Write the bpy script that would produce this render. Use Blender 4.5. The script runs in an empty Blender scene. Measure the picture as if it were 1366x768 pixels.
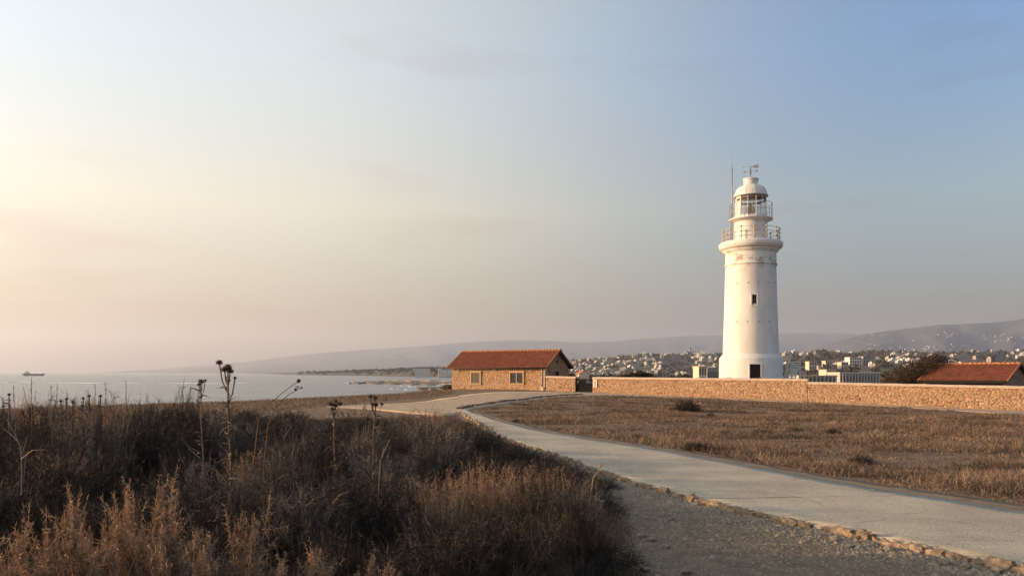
import bpy, bmesh, math, random
import numpy as np
from mathutils import Vector, Matrix, noise as mnoise

# ------------------------------------------------------------------ camera, sky, sun, exposure
R = math.radians
scene = bpy.context.scene
F, CX, HY = 986.6, 683.0, 496.0           # focal length, centre column and horizon row in photo pixels
EYE = 1.7
SEA = -10.0
SUN_AZ, SUN_EL = -87.0, 9.5               # degrees from the view direction (+Y), left is negative
cam_d = bpy.data.cameras.new('camera'); cam = bpy.data.objects.new('camera', cam_d)
scene.collection.objects.link(cam); scene.camera = cam
cam.location = (0, 0, EYE); cam.rotation_euler = (R(90), 0, 0)
cam_d.sensor_width = 36; cam_d.lens = 36 * F / 1366
cam_d.shift_y = (HY - 384) / 1366
cam_d.clip_start = 0.05; cam_d.clip_end = 60000

world = bpy.data.worlds.new('World'); scene.world = world; world.use_nodes = True
wn, wl = world.node_tree.nodes, world.node_tree.links
wn.clear()
wout = wn.new('ShaderNodeOutputWorld'); bg = wn.new('ShaderNodeBackground')
sky = wn.new('ShaderNodeTexSky'); sky.sky_type = 'NISHITA'; sky.sun_disc = False
sky.sun_elevation = R(SUN_EL); sky.sun_rotation = R(SUN_AZ)
sky.air_density = 1.0; sky.dust_density = 2.2; sky.ozone_density = 2.0; sky.altitude = 0
bg.inputs['Strength'].default_value = 0.13
VEIL, BAND0, BAND1 = (1.96, 1.63, 0.74, 1), (0.31, 0.245, 0.33, 1), (1.05, 0.89, 0.78, 1)
wl.new(bg.outputs[0], wout.inputs['Surface'])
# thin high cloud: a little streaky noise in the direction of the sky, all round
tc = wn.new('ShaderNodeTexCoord'); mp = wn.new('ShaderNodeMapping')
mp.inputs['Scale'].default_value = (1.9, 1.9, 10.0)
mp.inputs['Location'].default_value = (3.1, 0.4, 1.7)
wl.new(tc.outputs['Generated'], mp.inputs['Vector'])
cn = wn.new('ShaderNodeTexNoise'); cn.inputs['Scale'].default_value = 2.1
cn.inputs['Detail'].default_value = 6; cn.inputs['Roughness'].default_value = 0.55
wl.new(mp.outputs[0], cn.inputs['Vector'])
cr = wn.new('ShaderNodeValToRGB')
cr.color_ramp.elements[0].position = 0.57; cr.color_ramp.elements[0].color = (0, 0, 0, 1)
cr.color_ramp.elements[1].position = 0.70; cr.color_ramp.elements[1].color = (0.75, 0.75, 0.75, 1)
wl.new(cn.outputs['Fac'], cr.inputs['Fac'])
# thin bright veil of high haze, strongest towards the sun and fading away from it
nrm = wn.new('ShaderNodeVectorMath'); nrm.operation = 'NORMALIZE'; wl.new(tc.outputs['Generated'], nrm.inputs[0])
dt = wn.new('ShaderNodeVectorMath'); dt.operation = 'DOT_PRODUCT'; wl.new(nrm.outputs[0], dt.inputs[0])
dt.inputs[1].default_value = (math.sin(R(SUN_AZ)) * math.cos(R(SUN_EL)), math.cos(R(SUN_AZ)) * math.cos(R(SUN_EL)), math.sin(R(SUN_EL)))
vl = wn.new('ShaderNodeMapRange'); vl.interpolation_type = 'SMOOTHSTEP'
vl.inputs['From Min'].default_value = -0.42; vl.inputs['From Max'].default_value = 0.42
wl.new(dt.outputs['Value'], vl.inputs['Value'])
vc = wn.new('ShaderNodeMix'); vc.data_type = 'RGBA'; vc.blend_type = 'ADD'; vc.inputs['B'].default_value = VEIL
wl.new(vl.outputs[0], vc.inputs['Factor']); wl.new(sky.outputs[0], vc.inputs['A'])
# dusky haze band low in the sky, the same all round the horizon
sp_ = wn.new('ShaderNodeSeparateXYZ'); wl.new(nrm.outputs[0], sp_.inputs[0])
hb_ = wn.new('ShaderNodeValToRGB'); e_ = hb_.color_ramp.elements
e_[0].position = 0.0; e_[0].color = BAND0
e_[1].position = 0.38; e_[1].color = (1.0, 1.04, 1.14, 1)
em_ = e_.new(0.21); em_.color = BAND1
wl.new(sp_.outputs['Z'], hb_.inputs['Fac'])
hm_x = wn.new('ShaderNodeMix'); hm_x.data_type = 'RGBA'; hm_x.blend_type = 'MULTIPLY'; hm_x.inputs['Factor'].default_value = 1
wl.new(vc.outputs['Result'], hm_x.inputs['A']); wl.new(hb_.outputs['Color'], hm_x.inputs['B'])
cm = wn.new('ShaderNodeMix'); cm.data_type = 'RGBA'; cm.blend_type = 'MIX'
cl = wn.new('ShaderNodeMix'); cl.data_type = 'RGBA'; cl.blend_type = 'MULTIPLY'; cl.inputs['Factor'].default_value = 1
cl.inputs['B'].default_value = (0.95, 0.88, 0.87, 1)
wl.new(hm_x.outputs['Result'], cl.inputs['A'])
wl.new(cr.outputs['Color'], cm.inputs['Factor'])
wl.new(hm_x.outputs['Result'], cm.inputs['A']); wl.new(cl.outputs['Result'], cm.inputs['B'])
wl.new(cm.outputs['Result'], bg.inputs['Color'])

sd = bpy.data.lights.new('sun', 'SUN'); sun = bpy.data.objects.new('sun', sd)
scene.collection.objects.link(sun)
sd.energy = 5.0; sd.angle = R(0.6); sd.color = (1.0, 0.625, 0.335)
sv = Vector((math.sin(R(SUN_AZ)) * math.cos(R(SUN_EL)), math.cos(R(SUN_AZ)) * math.cos(R(SUN_EL)), math.sin(R(SUN_EL))))
sun.rotation_euler = (-sv).to_track_quat('-Z', 'Y').to_euler()
sun.location = (-30, 5, 40)
vs = scene.view_settings
vs.view_transform = 'Standard'; vs.look = 'None'; vs.gamma = 1; vs.use_curve_mapping = False
vs.exposure = 0.90
scene.cycles.use_denoising = True
scene.cycles.max_bounces = 6; scene.cycles.diffuse_bounces = 2; scene.cycles.glossy_bounces = 2
scene.cycles.transmission_bounces = 4; scene.cycles.transparent_max_bounces = 6; scene.cycles.volume_bounces = 1

# ------------------------------------------------------------------ helpers
rng = np.random.default_rng(7); random.seed(7)
col = scene.collection

def tag(o, label=None, cat=None, group=None, kind=None):
    if label: o['label'] = label
    if cat: o['category'] = cat
    if group: o['group'] = group
    if kind: o['kind'] = kind
    return o

def empty(name, loc=(0, 0, 0), rz=0.0):
    o = bpy.data.objects.new(name, None); col.objects.link(o)
    o.location = loc; o.rotation_euler = (0, 0, rz); o.empty_display_size = 0.2
    return o

def link(name, me, parent=None):
    o = bpy.data.objects.new(name, me); col.objects.link(o)
    if parent is not None: o.parent = parent
    return o

def arrays_mesh(name, V, quads=None, tris=None, mats=(), C=None, smooth=False):
    """mesh from numpy arrays"""
    me = bpy.data.meshes.new(name)
    nq = 0 if quads is None else len(quads); nt = 0 if tris is None else len(tris)
    me.vertices.add(len(V)); me.vertices.foreach_set('co', np.asarray(V, np.float32).ravel())
    loops = []
    if nq: loops.append(np.asarray(quads, np.int32).ravel())
    if nt: loops.append(np.asarray(tris, np.int32).ravel())
    loops = np.concatenate(loops)
    me.loops.add(len(loops)); me.loops.foreach_set('vertex_index', loops)
    st = np.concatenate([np.arange(nq) * 4, nq * 4 + np.arange(nt) * 3]).astype(np.int32)
    me.polygons.add(nq + nt); me.polygons.foreach_set('loop_start', st)
    if smooth: me.polygons.foreach_set('use_smooth', np.ones(nq + nt, bool))
    if C is not None:
        a = me.attributes.new('tint', 'FLOAT_COLOR', 'POINT')
        c4 = np.ones((len(V), 4), np.float32); c4[:, :3] = C
        a.data.foreach_set('color', c4.ravel())
    for m in mats: me.materials.append(m)
    me.update(calc_edges=True); me.validate()
    return me

class MB:
    """collects boxes, tubes, lathes into ONE mesh"""
    def __init__(s): s.v = []; s.f = []; s.sm = []; s.mi = []
    def add(s, V, Fc, smooth=False, mi=0):
        b = len(s.v); s.v += [tuple(p) for p in V]
        for f in Fc: s.f.append([i + b for i in f]); s.sm.append(smooth); s.mi.append(mi)
        return s
    def box(s, x0, x1, y0, y1, z0, z1, mi=0, rot=None):
        V = [(x, y, z) for z in (z0, z1) for y in (y0, y1) for x in (x0, x1)]
        if rot: V = [rot @ Vector(p) for p in V]
        return s.add(V, [(0, 2, 3, 1), (4, 5, 7, 6), (0, 1, 5, 4), (2, 6, 7, 3), (0, 4, 6, 2), (1, 3, 7, 5)], mi=mi)
    def lathe(s, prof, n=48, smooth=True, a0=0.0, a1=2 * math.pi, mi=0):
        if smooth and len(prof) > 2:
            for i in range(1, len(prof) - 1):
                (ra, za), (rb, zb), (rc, zc) = prof[i - 1:i + 2]
                t = math.atan2(zb - za, rb - ra) - math.atan2(zc - zb, rc - rb)
                if abs(math.atan2(math.sin(t), math.cos(t))) > 0.45:
                    s.lathe(prof[:i + 1], n, True, a0, a1, mi); return s.lathe(prof[i:], n, True, a0, a1, mi)
        closed = abs(a1 - a0 - 2 * math.pi) < 1e-6
        m = n if closed else n + 1; V = []; Fc = []
        for (r, z) in prof:
            for k in range(m):
                a = a0 + (a1 - a0) * k / n; V.append((r * math.sin(a), -r * math.cos(a), z))
        for i in range(len(prof) - 1):
            for k in range(n):
                k2 = (k + 1) % m
                Fc.append((i * m + k, i * m + k2, (i + 1) * m + k2, (i + 1) * m + k))
        return s.add(V, Fc, smooth, mi)
    def tube(s, pts, rad, n=6, mi=0, cap=True):
        pts = [Vector(p) for p in pts]; V = []; Fc = []
        rads = rad if isinstance(rad, (list, tuple)) else [rad] * len(pts)
        for i, p in enumerate(pts):
            d = (pts[min(i + 1, len(pts) - 1)] - pts[max(i - 1, 0)]).normalized()
            u = d.cross(Vector((0, 0, 1))) if abs(d.z) < 0.95 else d.cross(Vector((1, 0, 0)))
            u.normalize(); w = d.cross(u)
            for k in range(n):
                a = 2 * math.pi * k / n; V.append(p + (u * math.cos(a) + w * math.sin(a)) * rads[i])
        for i in range(len(pts) - 1):
            for k in range(n):
                Fc.append((i * n + k, i * n + (k + 1) % n, (i + 1) * n + (k + 1) % n, (i + 1) * n + k))
        if cap:
            Fc.append(tuple(reversed(range(n)))); Fc.append(tuple(range((len(pts) - 1) * n, len(pts) * n)))
        return s.add(V, Fc, n > 5, mi)
    def ring(s, r, z, rad, n=48, k=5, mi=0):
        pts = [(rad * math.cos(2 * math.pi * j / k), rad * math.sin(2 * math.pi * j / k)) for j in range(k)]
        return s.lathe([(r + a, z + b) for a, b in pts + pts[:1]], n, True, mi=mi)
    def mesh(s, name, mats):
        me = bpy.data.meshes.new(name); me.from_pydata(s.v, [], s.f)
        me.polygons.foreach_set('use_smooth', s.sm); me.polygons.foreach_set('material_index', s.mi)
        for m in (mats if isinstance(mats, (list, tuple)) else [mats]): me.materials.append(m)
        me.update(); return me
    def build(s, name, mats, parent=None, bevel=0.0):
        o = link(name, s.mesh(name, mats), parent)
        if bevel:
            b = o.modifiers.new('bevel', 'BEVEL'); b.width = bevel; b.segments = 2; b.limit_method = 'ANGLE'
        return o

def material(name, base, rough=0.85, var=0.25, scale=3.0, dark=None, bump=0.0, bscale=30.0, tint=False,
             trans=0.0, metal=0.0, spec=0.3, stretch=None, bdist=0.02):
    """procedural: two octaves of value variation round a real-world base colour, plus fine relief"""
    m = bpy.data.materials.new(name); m.use_nodes = True
    n, l = m.node_tree.nodes, m.node_tree.links; p = n['Principled BSDF']
    p.inputs['Roughness'].default_value = rough; p.inputs['Metallic'].default_value = metal
    p.inputs['Specular IOR Level'].default_value = spec
    co = n.new('ShaderNodeTexCoord'); src = co.outputs['Object']
    if stretch:
        mpn = n.new('ShaderNodeMapping'); mpn.inputs['Scale'].default_value = stretch
        l.new(src, mpn.inputs['Vector']); src = mpn.outputs[0]
    t = n.new('ShaderNodeTexNoise'); t.inputs['Scale'].default_value = scale
    t.inputs['Detail'].default_value = 5; t.inputs['Roughness'].default_value = 0.62
    l.new(src, t.inputs['Vector'])
    r = n.new('ShaderNodeValToRGB')
    d = dark or tuple(c * (1 - var) for c in base)
    b = tuple(min(1, c * (1 + var * 0.6)) for c in base)
    r.color_ramp.elements[0].position = 0.32; r.color_ramp.elements[0].color = (*d, 1)
    r.color_ramp.elements[1].position = 0.70; r.color_ramp.elements[1].color = (*b, 1)
    l.new(t.outputs['Fac'], r.inputs['Fac']); out = r.outputs['Color']
    if tint:
        a = n.new('ShaderNodeAttribute'); a.attribute_name = 'tint'
        mx = n.new('ShaderNodeMix'); mx.data_type = 'RGBA'; mx.blend_type = 'MULTIPLY'; mx.inputs['Factor'].default_value = 1
        l.new(out, mx.inputs['A']); l.new(a.outputs['Color'], mx.inputs['B']); out = mx.outputs['Result']
    l.new(out, p.inputs['Base Color'])
    if bump:
        bt = n.new('ShaderNodeTexNoise'); bt.inputs['Scale'].default_value = bscale; bt.inputs['Detail'].default_value = 6
        l.new(src, bt.inputs['Vector'])
        bn = n.new('ShaderNodeBump'); bn.inputs['Strength'].default_value = bump; bn.inputs['Distance'].default_value = bdist
        l.new(bt.outputs['Fac'], bn.inputs['Height']); l.new(bn.outputs[0], p.inputs['Normal'])
    if trans:
        tr = n.new('ShaderNodeBsdfTranslucent'); l.new(out, tr.inputs['Color'])
        ms = n.new('ShaderNodeMixShader'); ms.inputs[0].default_value = trans
        l.new(p.outputs[0], ms.inputs[1]); l.new(tr.outputs[0], ms.inputs[2])
        l.new(ms.outputs[0], n['Material Output'].inputs['Surface'])
    return m

def smooth01(t): t = np.clip(t, 0, 1); return t * t * (3 - 2 * t)

def vnoise(x, y, seed=0):
    """smooth value noise on numpy arrays"""
    x = np.asarray(x, float); y = np.asarray(y, float)
    xi = np.floor(x).astype(np.int64); yi = np.floor(y).astype(np.int64)
    fx = x - xi; fy = y - yi; fx = fx * fx * (3 - 2 * fx); fy = fy * fy * (3 - 2 * fy)
    def h(a, b):
        n = (a * 374761393 + b * 668265263 + seed * 974711) & 0x7fffffff
        n = ((n ^ (n >> 13)) * 1274126177) & 0x7fffffff
        return ((n ^ (n >> 16)) & 0xffff) / 65535.0
    return (h(xi, yi) * (1 - fx) + h(xi + 1, yi) * fx) * (1 - fy) + (h(xi, yi + 1) * (1 - fx) + h(xi + 1, yi + 1) * fx) * fy

def fbm(x, y, seed=0, o=4):
    s = 0; a = 0.5; t = 0
    for k in range(o):
        s = s + a * vnoise(np.asarray(x) * 2 ** k, np.asarray(y) * 2 ** k, seed + k); t += a; a *= 0.5
    return s / t

# ------------------------------------------------------------------ the lie of the land
EY = [-60, 10, 30, 42, 52, 66, 78, 86, 100, 120, 200, 900]
EX = [-90, -80, -52, -32, -19, -11, -9.2, -6.5, -4.5, -5, -8, -50]
def gz(x, y, rough=True):
    x = np.asarray(x, float); y = np.asarray(y, float)
    s = smooth01((y - 8) / 40)
    z = -0.1 * s - 0.028 * np.clip(x, 0, 60) * s - 0.012 * np.clip(-x, 0, 30) * smooth01(y / 20)
    z = z - 3.2 * smooth01((y - 95) / 160) - 2.0 * smooth01((np.abs(x) - 60) / 200)
    if rough:
        z = z + 0.10 * (fbm(x * 0.25, y * 0.25, 3, 3) - 0.5) * smooth01((y - 14) / 12) * (1 - smooth01((y - 60) / 10))
        z = z - 0.16 * smooth01((-x - 1) / 3) * smooth01((y - 3) / 10)*smooth01((34-y)/6)
    e = np.interp(y, EY, EX); d = e - x
    z = z - 14 * smooth01(d / 16) - 0.15 * smooth01((d + 2) / 3)
    z = z - 3.0 * smooth01((y - 300) / 300) 
    return z

def on_ground(px, py, dz=0.0):
    """where the ray through a photo pixel meets the ground"""
    Y = 5.0
    for _ in range(60):
        X = (px - CX) / F * Y; h = EYE - float(gz(X, Y)) - dz
        Yn = h * F / max(py - HY, 0.5); Y = 0.6 * Y + 0.4 * Yn
    return np.array([(px - CX) / F * Y, Y])

def at(px, py, Y):
    return Vector(((px - CX) / F * Y, Y, EYE + (HY - py) / F * Y))

# ------------------------------------------------------------------ materials
M = {}
M['soil'] = material('dry_soil', (0.165, 0.108, 0.068), 0.95, 0.35, 1.2, bump=0.5, bscale=14, bdist=0.05)
M['verge'] = material('verge_soil', (0.21, 0.155, 0.105), 0.95, 0.35, 3.0, bump=0.5, bscale=18, bdist=0.03)
M['pale_dirt'] = material('pale_dirt', (0.40, 0.305, 0.215), 0.95, 0.28, 1.6, bump=0.5, bscale=18, bdist=0.03)
M['gravel'] = material('gravel', (0.205, 0.155, 0.108), 0.95, 0.35, 5.0, bump=1.0, bscale=16, bdist=0.07)
M['concrete'] = material('path_concrete', (0.43, 0.38, 0.30), 0.9, 0.26, 0.8, bump=0.35, bscale=28, bdist=0.012)
M['kerb'] = material('kerb_concrete', (0.27, 0.205, 0.145), 0.95, 0.3, 7.0, bump=0.7, bscale=40, tint=True)
M['stone'] = material('rubble_limestone', (0.43, 0.28, 0.172), 0.95, 0.22, 6.0, bump=0.5, bscale=25, tint=True)
M['trim'] = material('dressed_stone', (0.52, 0.35, 0.20), 0.9, 0.2, 5.0, bump=0.3, bscale=20)
M['mortar'] = material('lime_mortar', (0.42, 0.295, 0.19), 0.95, 0.2, 8.0, bump=0.4, bscale=40)
M['coping'] = material('coping_render', (0.58, 0.45, 0.33), 0.9, 0.18, 2.0, bump=0.3, bscale=20)
M['white'] = material('whitewash', (0.69, 0.68, 0.655), 0.75, 0.10, 0.9, bump=0.35, bscale=4.0, stretch=(1, 1, 0.45), bdist=0.03)
M['white_metal'] = material('white_painted_metal', (0.66, 0.65, 0.625), 0.5, 0.15, 3.0, bump=0.15, bscale=20)
M['rust'] = material('rusty_rail', (0.52, 0.44, 0.36), 0.7, 0.4, 9.0)
M['grey_metal'] = material('grey_metal', (0.32, 0.31, 0.30), 0.5, 0.2, 6.0, metal=0.4)
M['dark_wood'] = material('dark_wood', (0.075, 0.05, 0.035), 0.8, 0.35, 5.0, stretch=(1, 1, 8))
M['door'] = material('black_door', (0.016, 0.013, 0.012), 0.7, 0.3, 4.0, spec=0.1)
M['shutter'] = material('grey_shutter', (0.135, 0.12, 0.10), 0.7, 0.25, 6.0)
M['shutter_dark'] = material('dark_shutter', (0.035, 0.032, 0.032), 0.7, 0.25, 6.0)
M['tile'] = material('terracotta_tile', (0.275, 0.080, 0.036), 0.85, 0.24, 2.2, bump=0.25, bscale=20, tint=True)
M['ridge_tile'] = material('ridge_tile', (0.36, 0.165, 0.080), 0.85, 0.3, 4.0)
M['iron'] = material('black_iron', (0.014, 0.013, 0.013), 0.85, 0.3, 8.0, spec=0.08)
M['sign'] = material('sign_plate', (0.76, 0.70, 0.60), 0.6, 0.08, 6.0)
M['ink'] = material('sign_ink', (0.05, 0.045, 0.045), 0.7, 0.1, 6.0)
M['bark'] = material('bark', (0.10, 0.07, 0.05), 0.9, 0.3, 6.0, bump=0.5, bscale=20)
M['leaf'] = material('dark_leaf', (0.062, 0.038, 0.022), 0.8, 0.3, 1.5, tint=True, trans=0.15)
M['far_leaf'] = material('far_leaf', (0.060, 0.054, 0.036), 0.9, 0.35, 0.02, tint=True)
M['dry'] = material('dry_grass', (0.200, 0.142, 0.102), 0.85, 0.25, 1.0, tint=True, trans=0.25)
M['twig'] = material('scrub_twig', (0.066, 0.055, 0.046), 0.9, 0.3, 2.0, tint=True, trans=0.12)
M['plume'] = material('pale_feathery_twig', (0.31, 0.215, 0.145), 0.85, 0.25, 3.0, tint=True, trans=0.2)
M['pale_stem'] = material('pale_dry_stem', (0.34, 0.235, 0.145), 0.85, 0.25, 6.0)
M['thistle'] = material('thistle_stem', (0.16, 0.095, 0.055), 0.9, 0.3, 6.0)
M['thistle_head'] = material('thistle_head', (0.075, 0.046, 0.030), 0.9, 0.35, 30.0)
M['rock'] = material('pale_rock', (0.31, 0.26, 0.20), 0.95, 0.3, 9.0, bump=0.7, bscale=30)
M['shore_rock'] = material('shore_rock', (0.17, 0.135, 0.10), 0.95, 0.4, 0.03, bump=0.5, bscale=0.3, bdist=1.0)
M['shore_sand'] = material('shore_sand', (0.42, 0.32, 0.22), 0.95, 0.2, 0.05)
M['far_ground'] = material('far_ground', (0.085, 0.072, 0.052), 0.95, 0.4, 0.004)
M['hill'] = material('hillside', (0.066, 0.070, 0.072), 0.95, 0.35, 0.0011)
M['foam'] = material('foam', (0.82, 0.82, 0.80), 0.8, 0.1, 1.0)
M['bldg_a'] = material('town_white', (0.70, 0.66, 0.60), 0.9, 0.1, 0.05)
M['bldg_b'] = material('town_cream', (0.62, 0.52, 0.40), 0.9, 0.1, 0.05)
M['bldg_c'] = material('town_grey', (0.42, 0.40, 0.38), 0.9, 0.1, 0.05)
M['bldg_far'] = material('far_wall', (0.30, 0.29, 0.28), 0.9, 0.2, 0.01)
M['bldg_win'] = material('town_window', (0.07, 0.07, 0.075), 0.4, 0.1, 0.05)
M['hull'] = material('ship_hull', (0.10, 0.085, 0.075), 0.6, 0.2, 0.1)
M['ship_white'] = material('ship_white', (0.62, 0.57, 0.50), 0.6, 0.1, 0.1)

g = bpy.data.materials.new('lantern_glass'); g.use_nodes = True
gn, gl = g.node_tree.nodes, g.node_tree.links
gp = gn['Principled BSDF']; gp.inputs['Roughness'].default_value = 0.08; gp.inputs['Base Color'].default_value = (0.85, 0.86, 0.86, 1)
gtr = gn.new('ShaderNodeBsdfTransparent'); gtr.inputs[0].default_value = (0.86, 0.88, 0.90, 1)
gms = gn.new('ShaderNodeMixShader'); gfr = gn.new('ShaderNodeTexNoise'); gfr.inputs['Scale'].default_value = 2.0
gmr = gn.new('ShaderNodeMapRange'); gmr.inputs['To Min'].default_value = 0.08; gmr.inputs['To Max'].default_value = 0.24
gl.new(gfr.outputs['Fac'], gmr.inputs['Value']); gl.new(gmr.outputs[0], gms.inputs[0])
gl.new(gtr.outputs[0], gms.inputs[1]); gl.new(gp.outputs[0], gms.inputs[2]); gl.new(gms.outputs[0], gn['Material Output'].inputs[0])
M['glass'] = g

# sea: dark water, wind ripples and swell as relief
s = bpy.data.materials.new('sea_water'); s.use_nodes = True
n, l = s.node_tree.nodes, s.node_tree.links; p = n['Principled BSDF']
p.inputs['Base Color'].default_value = (0.05, 0.08, 0.10, 1); p.inputs['Roughness'].default_value = 0.16; p.inputs['IOR'].default_value = 1.333
co = n.new('ShaderNodeTexCoord')
def sea_noise(sc, st, det):
    mpn = n.new('ShaderNodeMapping'); mpn.inputs['Scale'].default_value = st
    t = n.new('ShaderNodeTexNoise'); t.inputs['Scale'].default_value = sc; t.inputs['Detail'].default_value = det
    l.new(co.outputs['Object'], mpn.inputs['Vector']); l.new(mpn.outputs[0], t.inputs['Vector']); return t
t1 = sea_noise(0.22, (0.35, 1.0, 1), 5); t2 = sea_noise(0.020, (0.22, 1.0, 1), 3)
b1 = n.new('ShaderNodeBump'); b1.inputs['Strength'].default_value = 0.8; b1.inputs['Distance'].default_value = 3.2
b2 = n.new('ShaderNodeBump'); b2.inputs['Strength'].default_value = 0.8; b2.inputs['Distance'].default_value = 5.0
l.new(t2.outputs['Fac'], b2.inputs['Height']); l.new(t1.outputs['Fac'], b1.inputs['Height'])
l.new(b2.outputs[0], b1.inputs['Normal']); l.new(b1.outputs[0], p.inputs['Normal'])
M['sea'] = s

# whitewash weathering: peeling dark patches under the gallery and faint run-off streaks
m = M['white']; n, l = m.node_tree.nodes, m.node_tree.links; p = n['Principled BSDF']
base_out = p.inputs['Base Color'].links[0].from_socket
co = n.new('ShaderNodeTexCoord'); sx = n.new('ShaderNodeSeparateXYZ'); l.new(co.outputs['Object'], sx.inputs[0])
band = n.new('ShaderNodeMapRange'); band.interpolation_type = 'SMOOTHSTEP'
band.inputs['From Min'].default_value = 12.6; band.inputs['From Max'].default_value = 14.6
l.new(sx.outputs['Z'], band.inputs['Value'])
top = n.new('ShaderNodeMapRange'); top.interpolation_type = 'SMOOTHSTEP'
top.inputs['From Min'].default_value = 15.0; top.inputs['From Max'].default_value = 15.5; top.inputs['To Min'].default_value = 1; top.inputs['To Max'].default_value = 0.25
l.new(sx.outputs['Z'], top.inputs['Value'])
pn = n.new('ShaderNodeTexNoise'); pn.inputs['Scale'].default_value = 1.1; pn.inputs['Detail'].default_value = 8; pn.inputs['Roughness'].default_value = 0.7
l.new(co.outputs['Object'], pn.inputs['Vector'])
pr = n.new('ShaderNodeValToRGB'); pr.color_ramp.elements[0].position = 0.51; pr.color_ramp.elements[1].position = 0.60
l.new(pn.outputs['Fac'], pr.inputs['Fac'])
m1 = n.new('ShaderNodeMath'); m1.operation = 'MULTIPLY'; l.new(band.outputs[0], m1.inputs[0]); l.new(pr.outputs['Color'], m1.inputs[1])
m2 = n.new('ShaderNodeMath'); m2.operation = 'MULTIPLY'; l.new(m1.outputs[0], m2.inputs[0]); l.new(top.outputs[0], m2.inputs[1])
m3 = n.new('ShaderNodeMath'); m3.operation = 'MULTIPLY'; m3.inputs[1].default_value = 0.85; l.new(m2.outputs[0], m3.inputs[0])
mx = n.new('ShaderNodeMix'); mx.data_type = 'RGBA'; mx.inputs['B'].default_value = (0.27, 0.225, 0.185, 1)
l.new(m3.outputs[0], mx.inputs['Factor']); l.new(base_out, mx.inputs['A'])
stn = n.new('ShaderNodeMapping'); stn.inputs['Scale'].default_value = (2.5, 2.5, 0.12); l.new(co.outputs['Object'], stn.inputs['Vector'])
sn = n.new('ShaderNodeTexNoise'); sn.inputs['Scale'].default_value = 1.4; sn.inputs['Detail'].default_value = 5; l.new(stn.outputs[0], sn.inputs['Vector'])
sr = n.new('ShaderNodeValToRGB'); sr.color_ramp.elements[0].position = 0.5; sr.color_ramp.elements[0].color = (0, 0, 0, 1)
sr.color_ramp.elements[1].position = 0.8; sr.color_ramp.elements[1].color = (0.75, 0.75, 0.75, 1); l.new(sn.outputs['Fac'], sr.inputs['Fac'])
mx2 = n.new('ShaderNodeMix'); mx2.data_type = 'RGBA'; mx2.inputs['B'].default_value = (0.60, 0.54, 0.46, 1)
l.new(sr.outputs['Color'], mx2.inputs['Factor']); l.new(mx.outputs['Result'], mx2.inputs['A']); l.new(mx2.outputs['Result'], p.inputs['Base Color'])

# path concrete: hairline cracks and worn, paler patches
m = M['concrete']; n, l = m.node_tree.nodes, m.node_tree.links; p = n['Principled BSDF']
base_out = p.inputs['Base Color'].links[0].from_socket
co = n.new('ShaderNodeTexCoord')
wv = n.new('ShaderNodeTexNoise'); wv.inputs['Scale'].default_value = 0.9; wv.inputs['Detail'].default_value = 4; l.new(co.outputs['Object'], wv.inputs['Vector'])
va = n.new('ShaderNodeVectorMath'); va.operation = 'MULTIPLY_ADD'; va.inputs[1].default_value = (1.1, 1.1, 0); l.new(wv.outputs['Color'], va.inputs[0]); l.new(co.outputs['Object'], va.inputs[2])
vo = n.new('ShaderNodeTexVoronoi'); vo.feature = 'DISTANCE_TO_EDGE'; vo.inputs['Scale'].default_value = 0.30; l.new(va.outputs[0], vo.inputs['Vector'])
vr = n.new('ShaderNodeValToRGB'); vr.color_ramp.elements[0].position = 0.0; vr.color_ramp.elements[0].color = (0.66, 0.63, 0.58, 1)
vr.color_ramp.elements[1].position = 0.006; vr.color_ramp.elements[1].color = (1, 1, 1, 1); l.new(vo.outputs['Distance'], vr.inputs['Fac'])
gr = n.new('ShaderNodeTexNoise'); gr.inputs['Scale'].default_value = 38; gr.inputs['Detail'].default_value = 3; l.new(co.outputs['Object'], gr.inputs['Vector'])
grr = n.new('ShaderNodeValToRGB'); grr.color_ramp.elements[0].position = 0.33; grr.color_ramp.elements[0].color = (0.60, 0.58, 0.54, 1)
grr.color_ramp.elements[1].position = 0.5; grr.color_ramp.elements[1].color = (1, 1, 1, 1); l.new(gr.outputs['Fac'], grr.inputs['Fac'])
ck = n.new('ShaderNodeTexNoise'); ck.inputs['Scale'].default_value = 0.55; l.new(co.outputs['Object'], ck.inputs['Vector'])
ckr = n.new('ShaderNodeMapRange'); ckr.inputs['From Min'].default_value = 0.48; ckr.inputs['From Max'].default_value = 0.62; l.new(ck.outputs['Fac'], ckr.inputs['Value'])
x1 = n.new('ShaderNodeMix'); x1.data_type = 'RGBA'; x1.blend_type = 'MULTIPLY'; l.new(ckr.outputs[0], x1.inputs['Factor'])
l.new(base_out, x1.inputs['A']); l.new(vr.outputs['Color'], x1.inputs['B'])
x2 = n.new('ShaderNodeMix'); x2.data_type = 'RGBA'; x2.blend_type = 'MULTIPLY'; x2.inputs['Factor'].default_value = 1
l.new(x1.outputs['Result'], x2.inputs['A']); l.new(grr.outputs['Color'], x2.inputs['B']); l.new(x2.outputs['Result'], p.inputs['Base Color'])

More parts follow.
